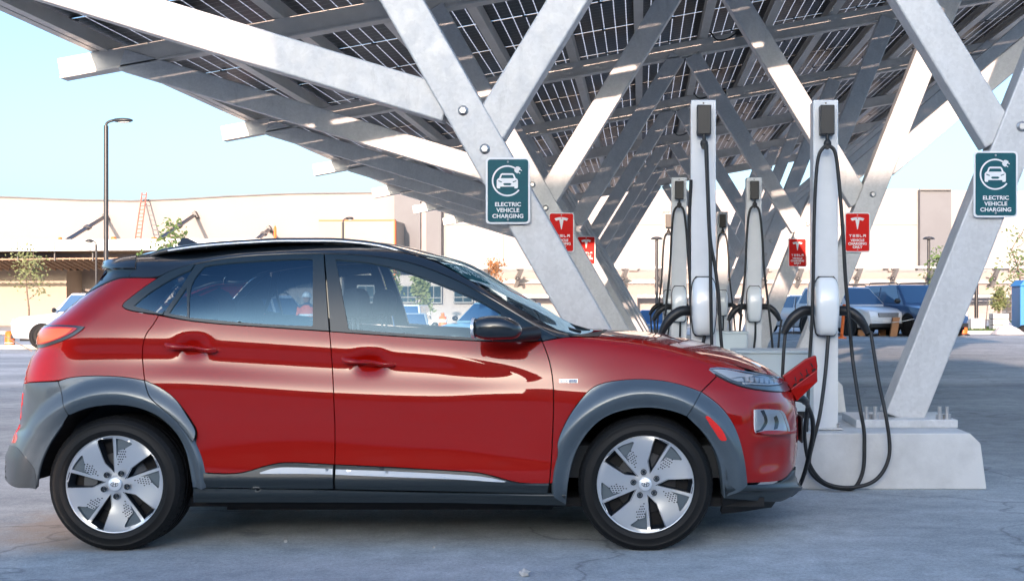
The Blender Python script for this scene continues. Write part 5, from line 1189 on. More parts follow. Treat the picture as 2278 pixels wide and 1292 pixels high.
# ladder on the podium roof
lad = thing('ladder', 'tall red ladder leaning on the cream wall above the podium roof', 'ladder', P(310, 531, YB - 3))
for (a, b) in (((301, 531), (316, 429)), ((313, 531), (326, 429))):
    mb = MB(); mb.tube([P(*a, YB - 3), P(*b, YB - .15)], .045, 6); mb.build('rail', M['red_steel'], lad)
for k in range(12):
    t = (k + .5) / 12; a = P(301, 531, YB - 3).lerp(P(316, 429, YB - .15), t); b = P(313, 531, YB - 3).lerp(P(326, 429, YB - .15), t)
    mb = MB(); mb.tube([a, b], .03, 5); mb.build('rung', M['red_steel'], lad)
M['orange'] = mat('safety_orange', (.85, .16, .02), .5)
M['white_band'] = mat('reflective_white', (.8, .8, .78), .4)
def roof_drum(px, py, w_, h_, lab):
    c = P(px, py, YF + 1.2); k = (YF + 1.2) / F
    mb = MB(); mb.lathe([(.001, h_ * k), (w_ * k * .35, h_ * k), (w_ * k * .5, h_ * k * .6), (w_ * k * .5, 0)], lambda x, y, h: (c.x + x, c.y + y, c.z + h), 12); tag(mb.build('marker_drum', M['orange']), lab, 'marker', 'orange markers on the podium roof')
roof_drum(134, 533, 8, 5, 'small orange marker on the podium roof below the first pair of stays')
roof_drum(253, 533, 12, 6, 'orange marker on the podium roof just right of the tall lamp post')
roof_drum(343, 533, 13, 5, 'orange marker on the podium roof right of the red ladder')
c = P(612, 531, YF + 1.2); mb = MB(); mb.tube([c, c + Vector((0, 0, .62))], .08, 8); mb.tube([c + Vector((0, 0, .62)), c + Vector((0, 0, .75))], [.08, .03], 8); tag(mb.build('marker_post', M['orange']), 'thin orange post on the podium roof left of the tan block', 'marker')
# glazed awning on the right
YA = 75.
aw = thing('glass_awning', 'long pale steel and glass awning along the right part of the building', 'awning', (0, YA, 0))
M['awning_glass'] = glass_mat('awning_glass', (.9, .93, .93), 1)
M['pale_steel'] = mat('pale_steel', (.46, .45, .44), .5, .2)
def bar(name, a, b, ya, yb, r): mb = MB(); mb.beam(P(*a, ya), P(*b, yb), r, r, (0, 0, 1) if abs(a[0] - b[0]) > 3 else (0, 1, 0)); return mb.build(name, M['pale_steel'], aw)
bar('top_rail', (1060, 595), (2760, 594), YA, YA, .14); bar('lower_rail', (1060, 627), (2760, 627), YA + 3, YA + 3, .2)
for px in (1072, 1150, 1306, 1384, 1462, 1540, 1618, 1696, 1774, 1905, 1985, 2065, 2210, 2290):
    mb = MB(); mb.beam(P(px + 12, 594, YA), P(px - 4, 640, YA + 3.5), .16, .22, (1, 0, 0)); br = mb.build('bracket', M['pale_steel'], aw)
    mb = MB(); mb.ball(P(px + 2, 620, YA + 1.2), .11, .1, .14, 8, 6); mb.build('bracket_knuckle', M['dark_steel'], br)
mb = MB(); a, b, c_, d_ = P(1060, 596, YA), P(2760, 595, YA), P(2760, 626, YA + 3), P(1060, 626, YA + 3); mb.add([a, b, c_, d_], [(0, 1, 2, 3)]); mb.build('glazing', M['awning_glass'], aw)
wallp('beam', [(1060, 631), (2760, 631), (2760, 654), (1060, 654)], M['cream'], aw, YA + 3.2, YA + 3.8)
wallp('lintel', [(1060, 654), (2760, 654), (2760, 662), (1060, 662)], M['fascia'], aw, YA + 3.3, YA + 3.8)
for px in (1080, 1400, 1700, 1980, 2250, 2500): wallp('pier', [(px, 654), (px + 18, 654), (px + 18, BT), (px, BT)], M['cream'], aw, YA + 3.0, YA + 4)
for i, (a, b) in enumerate(((1790, 1965), (2000, 2040))):
    wallp('screen', [(a, 670), (b, 670), (b, BT), (a, BT)], M['cream2'], aw, YA + 4, YA + 4.2)
# ---- lamp posts
def arm_lamp(px, ytop, Y, lab, side=1, r=.085, hl=.75):
    g = gz(P(px, 0, Y).x, Y); t0 = P(px, ytop, Y); t = thing('street_lamp', lab, 'street lamp', (t0.x, Y, g), 0, 'arm lamps in the car park')
    mb = MB(); mb.tube([(t0.x, Y, g), (t0.x, Y, t0.z - .2)], r, 12); mb.build('pole', M['lamp_metal'], t)
    mb = MB(); mb.tube([(t0.x, Y, g), (t0.x, Y, g + .5)], r * 2.2, 12); mb.build('footing', M['concrete'], t)
    mb = MB(); mb.tube(spline([(t0.x, Y, t0.z - .45), (t0.x + side * .02, Y, t0.z - .12), (t0.x + side * hl * .3, Y, t0.z), (t0.x + side * hl * .5, Y, t0.z)], 5), r * .6, 8); mb.build('arm', M['lamp_metal'], t)
    mb = MB(); mb.ball((t0.x + side * hl * .66, Y, t0.z), hl * .42, .2, .09, 16, 8); mb.build('lamp_head', M['lamp_metal'], t)
    mb = MB(); mb.ball((t0.x + side * hl * .7, Y, t0.z - .06), hl * .27, .13, .05, 12, 6); mb.build('lens', M['lens'], t)
arm_lamp(236, 268, 47, 'tall dark street lamp standing behind the rear of the red car', 1, .085, .95)
arm_lamp(214, 536, 68, 'short dark street lamp beside the tall one, below the podium edge', -1, .06, .55)
arm_lamp(763, 486, 68, 'dark street lamp rising above the red car roof before the tan block', 1, .07, .55)
def disc_lamp(px, ytop, Y, lab, base=False):
    t0 = P(px, ytop, Y); g = gz(t0.x, Y); t = thing('post_top_lamp', lab, 'street lamp', (t0.x, Y, g), 0, 'disc-topped lamps before the building')
    mb = MB(); mb.tube([(t0.x, Y, g), (t0.x, Y, t0.z)], .075, 10); mb.build('pole', M['lamp_metal'], t)
    mb = MB(); mb.lathe([(.001, .10), (.18, .08), (.30, 0), (.28, -.03), (.001, -.03)], lambda x, y, h: (t0.x + x, Y + y, t0.z + h), 16); mb.build('lamp_head', M['lamp_metal'], t)
    if base:
        mb = MB(); mb.box(t0.x - .26, t0.x + .26, Y - .26, Y + .26, g, g + .55); mb.build('footing', M['white_band'], t, bevel=.03)
disc_lamp(1461, 531, 60, 'disc-topped lamp post between the left columns and the chargers')
disc_lamp(2066, 531, 60, 'disc-topped lamp post in front of the grey wall band')
disc_lamp(2172, 470, 47, 'dark lamp post on a white square base behind the nearest right column', True)
disc_lamp(869, 560, 62, 'slim lamp post seen through the front window of the red car')
# ---- trees
M['bark'] = mat('bark', (.13, .10, .075), .9, noise=(9, (.2, .16, .12), .4, .6))
def leaf_mat(nm, c1, c2):
    m = mat(nm, c1, .6, noise=(1.6, c2, .35, .65)); b = m.node_tree.nodes['Principled BSDF']; b.inputs['Subsurface Weight'].default_value = 0
    return m
M['leaf'] = leaf_mat('green_leaves', (.06, .115, .03), (.13, .19, .06)); M['leaf_pale'] = leaf_mat('pale_leaves', (.14, .18, .07), (.24, .26, .12)); M['leaf_red'] = leaf_mat('rusty_leaves', (.30, .11, .04), (.42, .20, .07))
def tree(lab, px, ytop, ybot, Y, wpx, leaf, n_leaf, ls=.16, seed=1, group='young trees before the building', clump=.35, base=None):
    rg = random.Random(seed); s = F / Y; t0 = P(px, ytop, Y); g = gz(t0.x, Y) if base is None else base
    H = t0.z - g; zb = P(px, ybot, Y).z; W = wpx / s / 2
    t = thing('young_tree', lab, 'tree', (t0.x, Y, g), 0, group)
    mb = MB(); pts = [Vector((t0.x + rg.uniform(-.05, .05) * k, Y + rg.uniform(-.05, .05) * k, g + H * k / 6 * .95)) for k in range(7)]
    mb.tube(pts, [.06 - .008 * k for k in range(7)], 7); tips = []
    for k in range(16):
        z0 = zb + (t0.z - zb) * rg.uniform(0, .85); p0 = Vector((t0.x, Y, z0)); a = rg.uniform(0, 6.28); L = W * rg.uniform(.5, 1.0) * (1 - .5 * (z0 - zb) / max(.1, t0.z - zb))
        p2 = p0 + Vector((math.cos(a) * L, math.sin(a) * L, L * rg.uniform(.4, .9))); p1 = p0.lerp(p2, .5) + Vector((0, 0, -.05)); mb.tube([p0, p1, p2], [.02, .013, .006], 5); tips += [p1, p2, p0.lerp(p2, .75)]
    tips.append(Vector((t0.x, Y, t0.z - .15)))
    mb.build('trunk', M['bark'], t)
    mb = MB()
    for k in range(n_leaf):
        c = rg.choice(tips) + Vector((rg.gauss(0, clump * W), rg.gauss(0, clump * W), rg.gauss(0, clump * W * .8)))
        a = Vector((rg.uniform(-1, 1), rg.uniform(-1, 1), rg.uniform(-1, 1))).normalized(); b = a.orthogonal().normalized(); q = ls * rg.uniform(.6, 1.25)
        mb.add([c - a * q * .6, c + b * q * .28, c + a * q * .6, c - b * q * .28], [(0, 1, 2, 3)])
    mb.build('crown', M[leaf], t)
tree('young green tree with a dense top at the far left, beside the white pickup', 65, 550, 680, 60, 80, 'leaf_pale', 420, .15, 3, clump=.30)
tree('small sparse tree poking above the rear of the red car roof', 378, 494, 600, 63, 70, 'leaf', 420, .22, 5)
tree('little shrub tree just above the sloping rear of the red car roof', 312, 556, 640, 64, 36, 'leaf', 260, .2, 15)
tree('small rust-leaved tree above the red car windscreen', 1104, 572, 650, 52, 46, 'leaf_red', 520, .10, 6)
tree('green tree peeping out left of the nearest right column', 2092, 560, 650, 56, 70, 'leaf', 700, .2, 8)
tree('sparse tall tree with thin branches behind the nearest right column, at the far right', 2262, 508, 690, 50, 130, 'leaf', 420, .17, 9)
tree('pale bushy tree behind the front window of the red car, nearer the seats', 868, 598, 690, 62, 44, 'leaf_pale', 900, .22, 10)
tree('pale bushy tree behind the front window of the red car, nearer the door mirror', 936, 604, 700, 62, 40, 'leaf_pale', 800, .22, 11)
tree('thin pale sapling left of the nearest charger', 1783, 655, 700, 47, 26, 'leaf_pale', 120, .13, 12)
# planter with its tree, on a kerbed island with grass
cx_ = P(2222, 720, 46.); pl = thing('planter', 'grey stacked square planter on the island at the far right', 'planter', (cx_.x, 46, 0))
for k in range(3):
    mb = MB(); mb.box(cx_.x - .29, cx_.x + .29, 46 - .29, 46 + .29, .10 + .22 * k, .10 + .22 * k + .205); mb.build('planter_ring', M['concrete'], pl, bevel=.02)
mb = MB(); mb.box(cx_.x - .25, cx_.x + .25, 45.75, 46.25, .1, .72); mb.build('planter_soil', M['bark'], pl)
tree('thin bushy young tree growing in the grey planter', 2222, 640, 690, 46, 34, 'leaf_pale', 500, .13, 13, base=.72)
mb = MB(); mb.prism([(10.6, 44.6), (18, 44.6), (18, 52), (10.9, 52), (10.4, 50), (10.4, 45.2)], lambda a, b, t: (a, b, t), 0, .13); tag(mb.build('kerbed_island', M['kerb'], bevel=.02), kind='structure')
mb = MB(); mb.prism([(10.9, 45.1), (17.8, 45.1), (17.8, 51.8), (11.1, 51.8), (10.7, 50), (10.7, 45.5)], lambda a, b, t: (a, b, t), .128, .16)
rg = random.Random(4)
for k in range(1800):
    x, y = rg.uniform(10.8, 17.6), rg.uniform(45.15, 48); h = rg.uniform(.03, .09); d = rg.uniform(0, 3)
    mb.add([(x - .012 * math.cos(d), y - .012 * math.sin(d), .155), (x + .012 * math.cos(d), y + .012 * math.sin(d), .155), (x + rg.uniform(-.03, .03), y, .155 + h)], [(0, 1, 2)])
tag(mb.build('grass', M['grass']), kind='stuff')
# tarpaulin heap
M['tarp'] = mat('white_tarpaulin', (.70, .68, .66), .7, bump=(9, .5, .03))
tx = P(2240, 745, 44.)
v = []; nu, nv = 26, 14; rg = random.Random(2)
for j in range(nv):
    for i in range(nu):
        a, b = i / (nu - 1), j / (nv - 1)
        h = .40 * math.sin(math.pi * a) ** .8 * math.sin(math.pi * b) ** .7 * (1 - .45 * a) + .05 * rg.random() * math.sin(math.pi * a) * math.sin(math.pi * b) + .02
        v.append((tx.x - .5 + 1.15 * a + .03 * rg.random(), 43.6 + .9 * b, h))
mb = MB(); mb.add(v, [(j * nu + i, j * nu + i + 1, (j + 1) * nu + i + 1, (j + 1) * nu + i) for j in range(nv - 1) for i in range(nu - 1)], True)
tag(mb.build('tarpaulin_heap', M['tarp']), 'crumpled white tarpaulin heap on the ground at the far right', 'tarpaulin')
mb = MB(); mb.tube(spline([(tx.x + .5, 44, .05), (tx.x + .6, 44.05, .22), (tx.x + .70, 44.1, .12), (tx.x + .76, 44.1, .04)], 4), [.1, .12, .14, .15, .15, .14, .12, .1, .09, .08, .07, .06, .05], 8); tag(mb.build('sandbag', M['under']), 'dark bag lying at the end of the white tarpaulin', 'bag')
# portable toilet
M['blue_pl'] = mat('blue_plastic', (.03, .22, .52), .45)
tx = P(2300, 700, 45.6); t = thing('portable_toilet', 'bright blue portable toilet cabin at the right edge', 'toilet cabin', (tx.x, 45.6, .13))
mb = MB(); mb.box(tx.x - .5, tx.x + .6, 45.6, 46.7, .2, 2.1 - .35); mb.build('cabin', M['blue_pl'], t, bevel=.03)
mb = MB(); mb.prism([(tx.x - .55, 1.75), (tx.x + .65, 1.75), (tx.x + .45, 1.98), (tx.x - .35, 1.98)], lambda a, b, t_: (a, t_, b), 45.55, 46.75); mb.build('roof', M['blue_pl'], t, bevel=.03)
mb = MB(); mb.box(tx.x - .34, tx.x + .44, 45.57, 45.6, .26, 1.7); d_ = mb.build('door', M['blue_pl'], t, bevel=.008); mb = MB(); mb.box(tx.x - .28, tx.x - .22, 45.53, 45.57, .9, 1.05); mb.build('handle', M['dark_steel'], d_)
mb = MB(); mb.box(tx.x - .5, tx.x + .6, 45.6, 46.7, .13, .2); mb.build('skid', M['dark_steel'], t)
# site fence
fe = thing('site_fence', 'low wire site fence on thin posts behind the planter and tarpaulin', 'fence', (12, 53, 0))
for k in range(8):
    x = 8.5 + 1.6 * k; mb = MB(); mb.tube([(x, 53, 0), (x, 53, 1.25)], .025, 6); mb.build('post', M['pale_steel'], fe)
for z in (.3, .75, 1.2): mb = MB(); mb.tube([(8.5, 53, z), (19.7, 53, z)], .014, 5); mb.build('wire', M['pale_steel'], fe)
for (px, lab) in ((1765, 'thin leaning stake left of the nearest charger'), (2192, 'thin leaning stake beside the dark lamp post')):
    a = P(px, 742, 45.5); mb = MB(); mb.tube([(a.x, 45.5, .0), (a.x + .10, 45.5, 1.35)], .016, 6); tag(mb.build('stake', M['dark_steel']), lab, 'stake')
# barrels and cones
def barrel(px, Y, lab, h=1.0, r=.21, cone=False):
    c = P(px, 700, Y); g = gz(c.x, Y); t = thing('traffic_cone' if cone else 'traffic_drum', lab, 'traffic cone' if cone else 'traffic drum', (c.x, Y, g), 0, 'orange cones and drums around the car park')
    T = lambda x, y, hh: (c.x + x, Y + y, g + hh)
    rad = (lambda z: r * (1 - .35 * z / h)) if cone else (lambda z: r * (1.05 - .15 * z / h))
    mb = MB(); mb.lathe([(rad(0), .05), (rad(h * .5), h * .5), (rad(h * .94), h * .94), (rad(h) * .5, h), (.001, h)], T, 16); mb.build('body', M['orange'], t)
    for z0 in ((.45, .72) if cone else (.28, .55)):
        mb = MB(); mb.lathe([(rad(z0) + .006, h * z0), (rad(z0 + .13) + .006, h * (z0 + .13))], T, 16); mb.build('band', M['white_band'], t)
    mb = MB(); mb.lathe([(r * 1.5, 0), (r * 1.5, .05), (r * .8, .07)], T, 14); mb.build('base', M['black_plastic'], t)
    if cone:
        mb = MB(); mb.tube([T(0, 0, h), T(0, 0, h + .12)], .07, 8); mb.build('grip', M['orange'], t)
barrel(22, 45, 'orange traffic drum with a dark top at the far left edge', .62, .17)
barrel(985, 55, 'orange and white traffic cone seen through the front window, left of the other', 1.05, .24, True)
barrel(1066, 55, 'orange and white traffic cone seen through the front window, close to the door mirror', 1.0, .24, True)
barrel(2142, 43.5, 'small orange drum just right of the nearest right column', .42, .16)
a = P(1876, 745, 40.); mb = MB(); mb.tube([(a.x - .06, 40, 0), (a.x + .03, 40, 1.1)], .055, 10); mb.lathe([(.17, 0), (.17, .04), (.06, .07)], lambda x, y, h: (a.x - .06 + x, 40 + y, h), 12); tag(mb.build('marker_post', M['orange']), 'leaning orange marker post in front of the white SUV', 'marker')
mb = MB(); mb.tube(spline([P(1940, 712, 42.), P(1975, 717, 42.), P(2010, 714, 42.), P(2045, 707, 42.), P(2080, 705, 42.)], 5), .012, 5); tag(mb.build('barrier_rope', M['line']), 'pale rope slung in front of the dark SUV', 'rope')
mb = MB(); mb.tube([P(-10, 736, 40.), P(70, 780, 26.)], .012, 5); tag(mb.build('barrier_rope', M['wood']), 'thin rope running to the ground at the far left', 'rope')
for px in (1895, 1920):
    pass
M['brick_red'] = mat('timber_block', (.42, .20, .09), .8)
for px, Y, lab in ((1916, 42.6, 'brown timber block on the ground below the white SUV'), (1990, 42.2, 'tall brown board leaning at the front wheel of the dark SUV'), (1962, 43.3, 'brown timber block at the rear wheel of the dark SUV')):
    c = P(px, 740, Y); h = .65 if 'tall' in lab else .22
    mb = MB(); mb.obox((c.x, Y, h / 2), (.12, 0, 0), (0, .1, 0), (.05 if h > .5 else 0, 0, h / 2)); tag(mb.build('timber_block', M['brick_red'], bevel=.01), lab, 'timber')
# ---- far cars
M['far_glass'] = mat('far_car_glass', (.03, .09, .20), .06, 0, 1.)
def far_paint(nm, c): return mat(nm, c, .35, .1, 1.)
FPW, FPB, FPD, FPS, FPX = far_paint('white_car_paint', (.70, .72, .74)), far_paint('blue_car_paint', (.03, .16, .42)), far_paint('dark_car_paint', (.02, .06, .16)), far_paint('silver_car_paint', (.38, .43, .47)), far_paint('pale_blue_car_paint', (.22, .42, .52))
def far_car(name, lab, px, Y, ang, paint, kind='suv', cat='car', base=None, scale=1.):
    c = P(px, 700, Y); g = gz(c.x, Y) if base is None else base
    t = thing(name, lab, cat, (c.x, Y, g), R(ang), 'vehicles parked beyond the carport'); t.scale = (scale,) * 3
    L, Wd, Hh = {'suv': (4.6, 1.86, 1.72), 'sedan': (4.5, 1.78, 1.44), 'pickup': (5.7, 2.0, 1.92), 'van': (4.9, 1.9, 2.0)}[kind]
    hw = Wd / 2; bl = {'suv': 1.08, 'sedan': .95, 'pickup': 1.22, 'van': 1.15}[kind]; wr = .35 if kind != 'pickup' else .39; wb = L * .29
    # body sections along x (front = +x): x, low z, top z, half width
    secs = [(-L / 2, .42, bl - .08, hw * .86), (-L / 2 + .1, .32, bl, hw * .96), (-L / 4, .26, bl + .01, hw), (0, .26, bl, hw), (L * .22, .26, bl - .03, hw), (L * .30, .26, bl - .07, hw), (L / 2 - .35, .30, bl - .14, hw * .97), (L / 2 - .1, .32, bl - .24, hw * .90), (L / 2, .42, bl - .38, hw * .80)]
    v = []
    for x, lo, hi, w_ in secs:
        for s_ in (1, -1):
            pts = [(w_ * .9, lo), (w_, lo + .16), (w_, lo + (hi - lo) * .7), (w_ * .95, hi - .03), (w_ * .80, hi)]
            for (yy, zz) in (pts if s_ == 1 else pts[::-1]): v.append((x, s_ * yy, zz))
    k = 10; mb = MB(); mb.add(v, [(i * k + j, i * k + (j + 1) % k, (i + 1) * k + (j + 1) % k, (i + 1) * k + j) for i in range(len(secs) - 1) for j in range(k)] + [list(range(k))[::-1], list(range((len(secs) - 1) * k, len(secs) * k))])
    ob_ = mb.build('body', paint, t, world=False, bevel=.09, seg=4); ob_.data.polygons.foreach_set('use_smooth', [True] * len(ob_.data.polygons)); ob_.modifiers['bevel'].harden_normals = True
    # greenhouse
    xr, xrt, xft, xf = {'suv': (-L * .47, -L * .40, L * .06, L * .23), 'sedan': (-L * .36, -L * .18, L * .06, L * .22), 'pickup': (-L * .12, -L * .09, L * .13, L * .24), 'van': (-L * .48, -L * .45, L * .16, L * .30)}[kind]
    wb_, wt_ = hw * .93, hw * .72
    q = [(xr, bl - .03, wb_), (xrt, Hh - .03, wt_), (xft, Hh - .02, wt_), (xf, bl - .05, wb_)]
    v = [(x, w_, z) for x, z, w_ in q] + [(x, -w_, z) for x, z, w_ in q]
    mb = MB(); mb.add(v, [(0, 1, 2, 3), (7, 6, 5, 4), (1, 5, 6, 2), (3, 2, 6, 7), (0, 4, 5, 1)]); mb.build('cabin', paint, t, world=False, bevel=.05, seg=3)
    def face(name_, pts, m_=None, off=.012):
        p = [Vector(a) for a in pts]; nn = (p[1] - p[0]).cross(p[2] - p[0]).normalized(); ctr = sum(p, Vector()) / len(p)
        if nn.dot(ctr - Vector((0, 0, .7))) < 0: nn = -nn
        mb_ = MB(); n_ = len(p); mb_.add([a + nn * off for a in p] + [a - nn * .01 for a in p], [list(range(n_))] + [(i, (i + 1) % n_, n_ + (i + 1) % n_, n_ + i) for i in range(n_)]); return mb_.build(name_, m_ or M['far_glass'], t, world=False)
    def lp(a, b, t_): return tuple(Vector(a).lerp(Vector(b), t_))
    for s_ in (1, -1):
        A, B, C_, D = [(x, s_ * w_, z) for x, z, w_ in q]
        b0 = lp(A, D, .06); b1 = lp(A, D, .46); b2 = lp(A, D, .50); b3 = lp(A, D, .92); t0_ = lp(B, C_, .08); t1 = lp(B, C_, .52); t2 = lp(B, C_, .58); t3 = lp(B, C_, .97)
        up = lambda a, b, f=.1: (lp(a, b, f), lp(a, b, .9))
        p1, p2 = up(b0, t0_); p4, p3 = up(b1, t1); face('side_window', [p1, p2, p3, p4])
        p1, p2 = up(b2, t2); p4, p3 = up(b3, t3); face('side_window', [p1, p2, p3, p4])
    A, B, C_, D = [(x, 1, z) for x, z, w_ in q]
    def ys_(a, w_): return [(a[0], w_, a[2]), (a[0], -w_, a[2])]
    lo_, hi_ = lp(D, C_, .08), lp(D, C_, .92); face('windscreen', ys_(lo_, wb_ * .90) + ys_(hi_, wt_ * .92)[::-1])
    lo_, hi_ = lp(A, B, .15), lp(A, B, .9); face('rear_window', ys_(lo_, wb_ * .86) + ys_(hi_, wt_ * .9)[::-1])
    for sx in (1, -1):
        for sy in (1, -1):
            X = sx * wb
            mb = MB(); T = lambda a, b, h: (X + a, sy * (hw - .20 + h), wr + b)
            mb.lathe([(.2, .20), (.22, .215), (wr * .9, .215), (wr, .18), (wr, 0), (.001, 0)], T, 24); w1 = mb.build('wheel', M['tyre'], t, world=False)
            mb = MB(); mb.lathe([(.21, .205), (.20, .19), (.001, .20)], T, 20)
            mb.build('rim', M['alloy'], w1, world=False)
            mb = MB(); T2 = lambda a, b, h: (X + a, sy * (hw + h), wr + b)
            mb.lathe([(wr + .075, -.03), (wr + .075, .012), (wr + .01, .012), (wr + .01, -.03)], T2, 24); mb.lathe([(wr + .06, .006), (.001, .006)], T2, 24); mb.build('wheel_arch', M['under'], t, world=False)
    zf = bl - .32
    for sy in (1, -1):
        face('headlamp', [(L / 2 - .02, sy * hw * .80, zf - .10), (L / 2 - .02, sy * hw * .48, zf - .08), (L / 2 - .05, sy * hw * .48, zf + .06), (L / 2 - .10, sy * hw * .82, zf + .10)], M['mirror_chrome'], .02)
        face('tail_light', [(-L / 2 - .0, sy * hw * .84, bl - .36), (-L / 2 - .0, sy * hw * .60, bl - .36), (-L / 2 - .0, sy * hw * .60, bl - .12), (-L / 2 - .0, sy * hw * .84, bl - .12)], M['lamp_red'], .02)
        mb = MB(); mb.ball((xf - .18, sy * (hw + .10), bl + .08), .07, .12, .09, 10, 6); mb.build('door_mirror', M['black_plastic'], t, world=False)
    face('grille', [(L / 2, hw * .44, zf - .10), (L / 2, -hw * .44, zf - .10), (L / 2, -hw * .46, zf + .04), (L / 2, hw * .46, zf + .04)], M['dark_steel'], .025)
    for dz in (-.07, -.03, .01): mb = MB(); mb.box(L / 2 + .02, L / 2 + .035, -hw * .44, hw * .44, zf + dz - .006, zf + dz + .006); mb.build('grille_bar', M['chrome'], t, world=False)
    mb = MB(); mb.box(L / 2 - .12, L / 2 + .02, -hw * .8, hw * .8, .30, .44); mb.build('bumper', M['black_plastic'], t, world=False, bevel=.02)
    mb = MB(); mb.box(-L / 2 - .02, -L / 2 + .12, -hw * .84, hw * .84, .34, .50); mb.build('bumper', M['black_plastic'], t, world=False, bevel=.02)
    mb = MB(); mb.box(L / 2 + .01, L / 2 + .03, -.24, .24, .46, .56); mb.build('number_plate', M['white_band'], t, world=False)
    mb = MB(); mb.box(-L * .44, L * .44, -hw * .86, hw * .86, .22, .5); mb.build('underbody', M['under'], t, world=False)
    if kind == 'suv':
        for sy in (1, -1): mb = MB(); mb.tube([(xrt + .2, sy * wt_ * .9, Hh), (xrt + .25, sy * wt_ * .9, Hh + .06), (xft - .15, sy * wt_ * .9, Hh + .06), (xft - .05, sy * wt_ * .9, Hh)], .02, 6); mb.build('roof_rail', M['dark_steel'], t, world=False)
    return t
far_car('pickup_truck', 'white pickup truck at the far left, nosing out from behind the red car', 226, 44.5, 180, FPW, 'pickup', 'pickup', base=-.42)
far_car('parked_suv', 'white SUV with blue-tinted windscreen, just right of the nearest charger', 1888, 44.5, -64, FPW, 'suv', 'car', base=.0)
far_car('parked_suv', 'dark blue SUV behind the foot of the nearest right column', 2024, 44, -70, FPD, 'suv', 'car', base=.0, scale=1.04)
far_car('parked_car', 'white hatchback behind the left connector of the nearest charger', 1795, 47, 115, FPW, 'sedan', 'car')
far_car('parked_car', 'small bright blue car between the left columns and the chargers', 1462, 52, -97, FPB, 'sedan', 'car', base=-.62, scale=1.02)
far_car('parked_car', 'silver saloon facing out, seen through the front window of the red car', 905, 42, -84, FPS, 'sedan', 'car', base=-.62)
far_car('parked_car', 'pale blue car behind the door mirror of the red car', 1100, 43, -120, FPX, 'suv', 'car', base=-.55)
far_car('delivery_van', 'white van behind the silver saloon, seen through the front window', 905, 58, -88, FPW, 'van', 'van', base=-.95)
far_car('parked_suv', 'white estate with red tail lights, seen dimly through the tinted rear door window', 588, 33, 70, FPW, 'suv', 'car', base=-.35)
# ---- worker in a vest
M['skin'] = mat('skin', (.45, .27, .19), .55); M['vest'] = mat('orange_vest', (.85, .13, .04), .6); M['navy'] = mat('navy_trousers', (.03, .035, .06), .8); M['hat'] = mat('white_hard_hat', (.78, .78, .76), .3)
wc = P(683, 700, 32.); wg = gz(wc.x, 32) - .05
pr = thing('person', 'worker in an orange vest and white hard hat, seen through the rear door window', 'person', (wc.x, 32, wg))
def skin_body(name, verts, edges, radii, m, parent, root=0):
    me = bpy.data.meshes.new(name); me.from_pydata(verts, edges, []); me.update()
    o = link(name, me, m, parent, False); 
    o.modifiers.new('skin', 'SKIN'); sv = me.skin_vertices[0].data if me.skin_vertices else None
    if sv is None:
        bm = bmesh.new(); bm.from_mesh(me); bm.verts.layers.skin.verify(); bm.to_mesh(me); bm.free(); sv = me.skin_vertices[0].data
    for i, r in enumerate(radii): sv[i].radius = (r, r) if isinstance(r, float) else r
    sv[root].use_root = True
    s_ = o.modifiers.new('sub', 'SUBSURF'); s_.levels = 2; s_.render_levels = 2
    return o
bv = [(0, 0, .95), (0, 0, 1.12), (0, 0, 1.32), (0, 0, 1.46), (0, -.01, 1.54), (0, -.03, 1.64), (0, -.02, 1.72),
      (.18, 0, 1.42), (.24, .02, 1.16), (.22, -.10, .94), (.21, -.14, .84), (-.18, 0, 1.42), (-.25, .03, 1.16), (-.24, -.06, .92), (-.24, -.10, .82),
      (.10, 0, .90), (.11, -.02, .50), (.12, .02, .10), (.13, -.12, .04), (-.10, 0, .90), (-.12, .02, .50), (-.13, .03, .10), (-.14, -.11, .04)]
be = [(0, 1), (1, 2), (2, 3), (3, 4), (4, 5), (5, 6), (3, 7), (7, 8), (8, 9), (9, 10), (3, 11), (11, 12), (12, 13), (13, 14), (0, 15), (15, 16), (16, 17), (17, 18), (0, 19), (19, 20), (20, 21), (21, 22)]
br_ = [(.16, .11), (.15, .11), (.18, .12), (.10, .09), .055, .085, .08, .065, .05, .04, .035, .065, .05, .04, .035, .09, .07, .05, .045, .09, .07, .05, .045]
skin_body('body', bv, be, br_, M['navy'], pr)
mb = MB(); mb.ball((0, -.025, 1.655), .085, .10, .125, 14, 10); mb.ball((0, -.125, 1.645), .016, .02, .024, 8, 6)
for s_ in (1, -1): mb.ball((s_ * .086, -.01, 1.65), .012, .025, .032, 8, 6)
mb.build('head', M['skin'], pr, world=False)
mb = MB()
for s_ in (1, -1): mb.ball((s_ * .034, -.116, 1.668), .013, .009, .010, 8, 6)
mb.ball((0, -.118, 1.60), .026, .008, .007, 8, 6); mb.build('face_features', M['under'], pr, world=False)
mb = MB(); mb.lathe([(.128, -.012), (.122, .005), (.108, .01), (.104, .05), (.085, .09), (.045, .115), (.001, .122)], lambda x, y, h: (x, -.02 + y * 1.15, 1.70 + h), 20); mb.build('hard_hat', M['hat'], pr, world=False)
mb = MB(); rows_ = [(.86, .185, .135), (.98, .182, .135), (1.14, .178, .135), (1.30, .205, .142), (1.41, .195, .125), (1.48, .11, .10)]
v = [(a * math.cos(2 * math.pi * k / 20), b * math.sin(2 * math.pi * k / 20), z) for z, a, b in rows_ for k in range(20)]
mb.add(v, [(i * 20 + k, i * 20 + (k + 1) % 20, (i + 1) * 20 + (k + 1) % 20, (i + 1) * 20 + k) for i in range(len(rows_) - 1) for k in range(20)], True); vest = mb.build('vest', M['vest'], pr, world=False)
mb = MB()
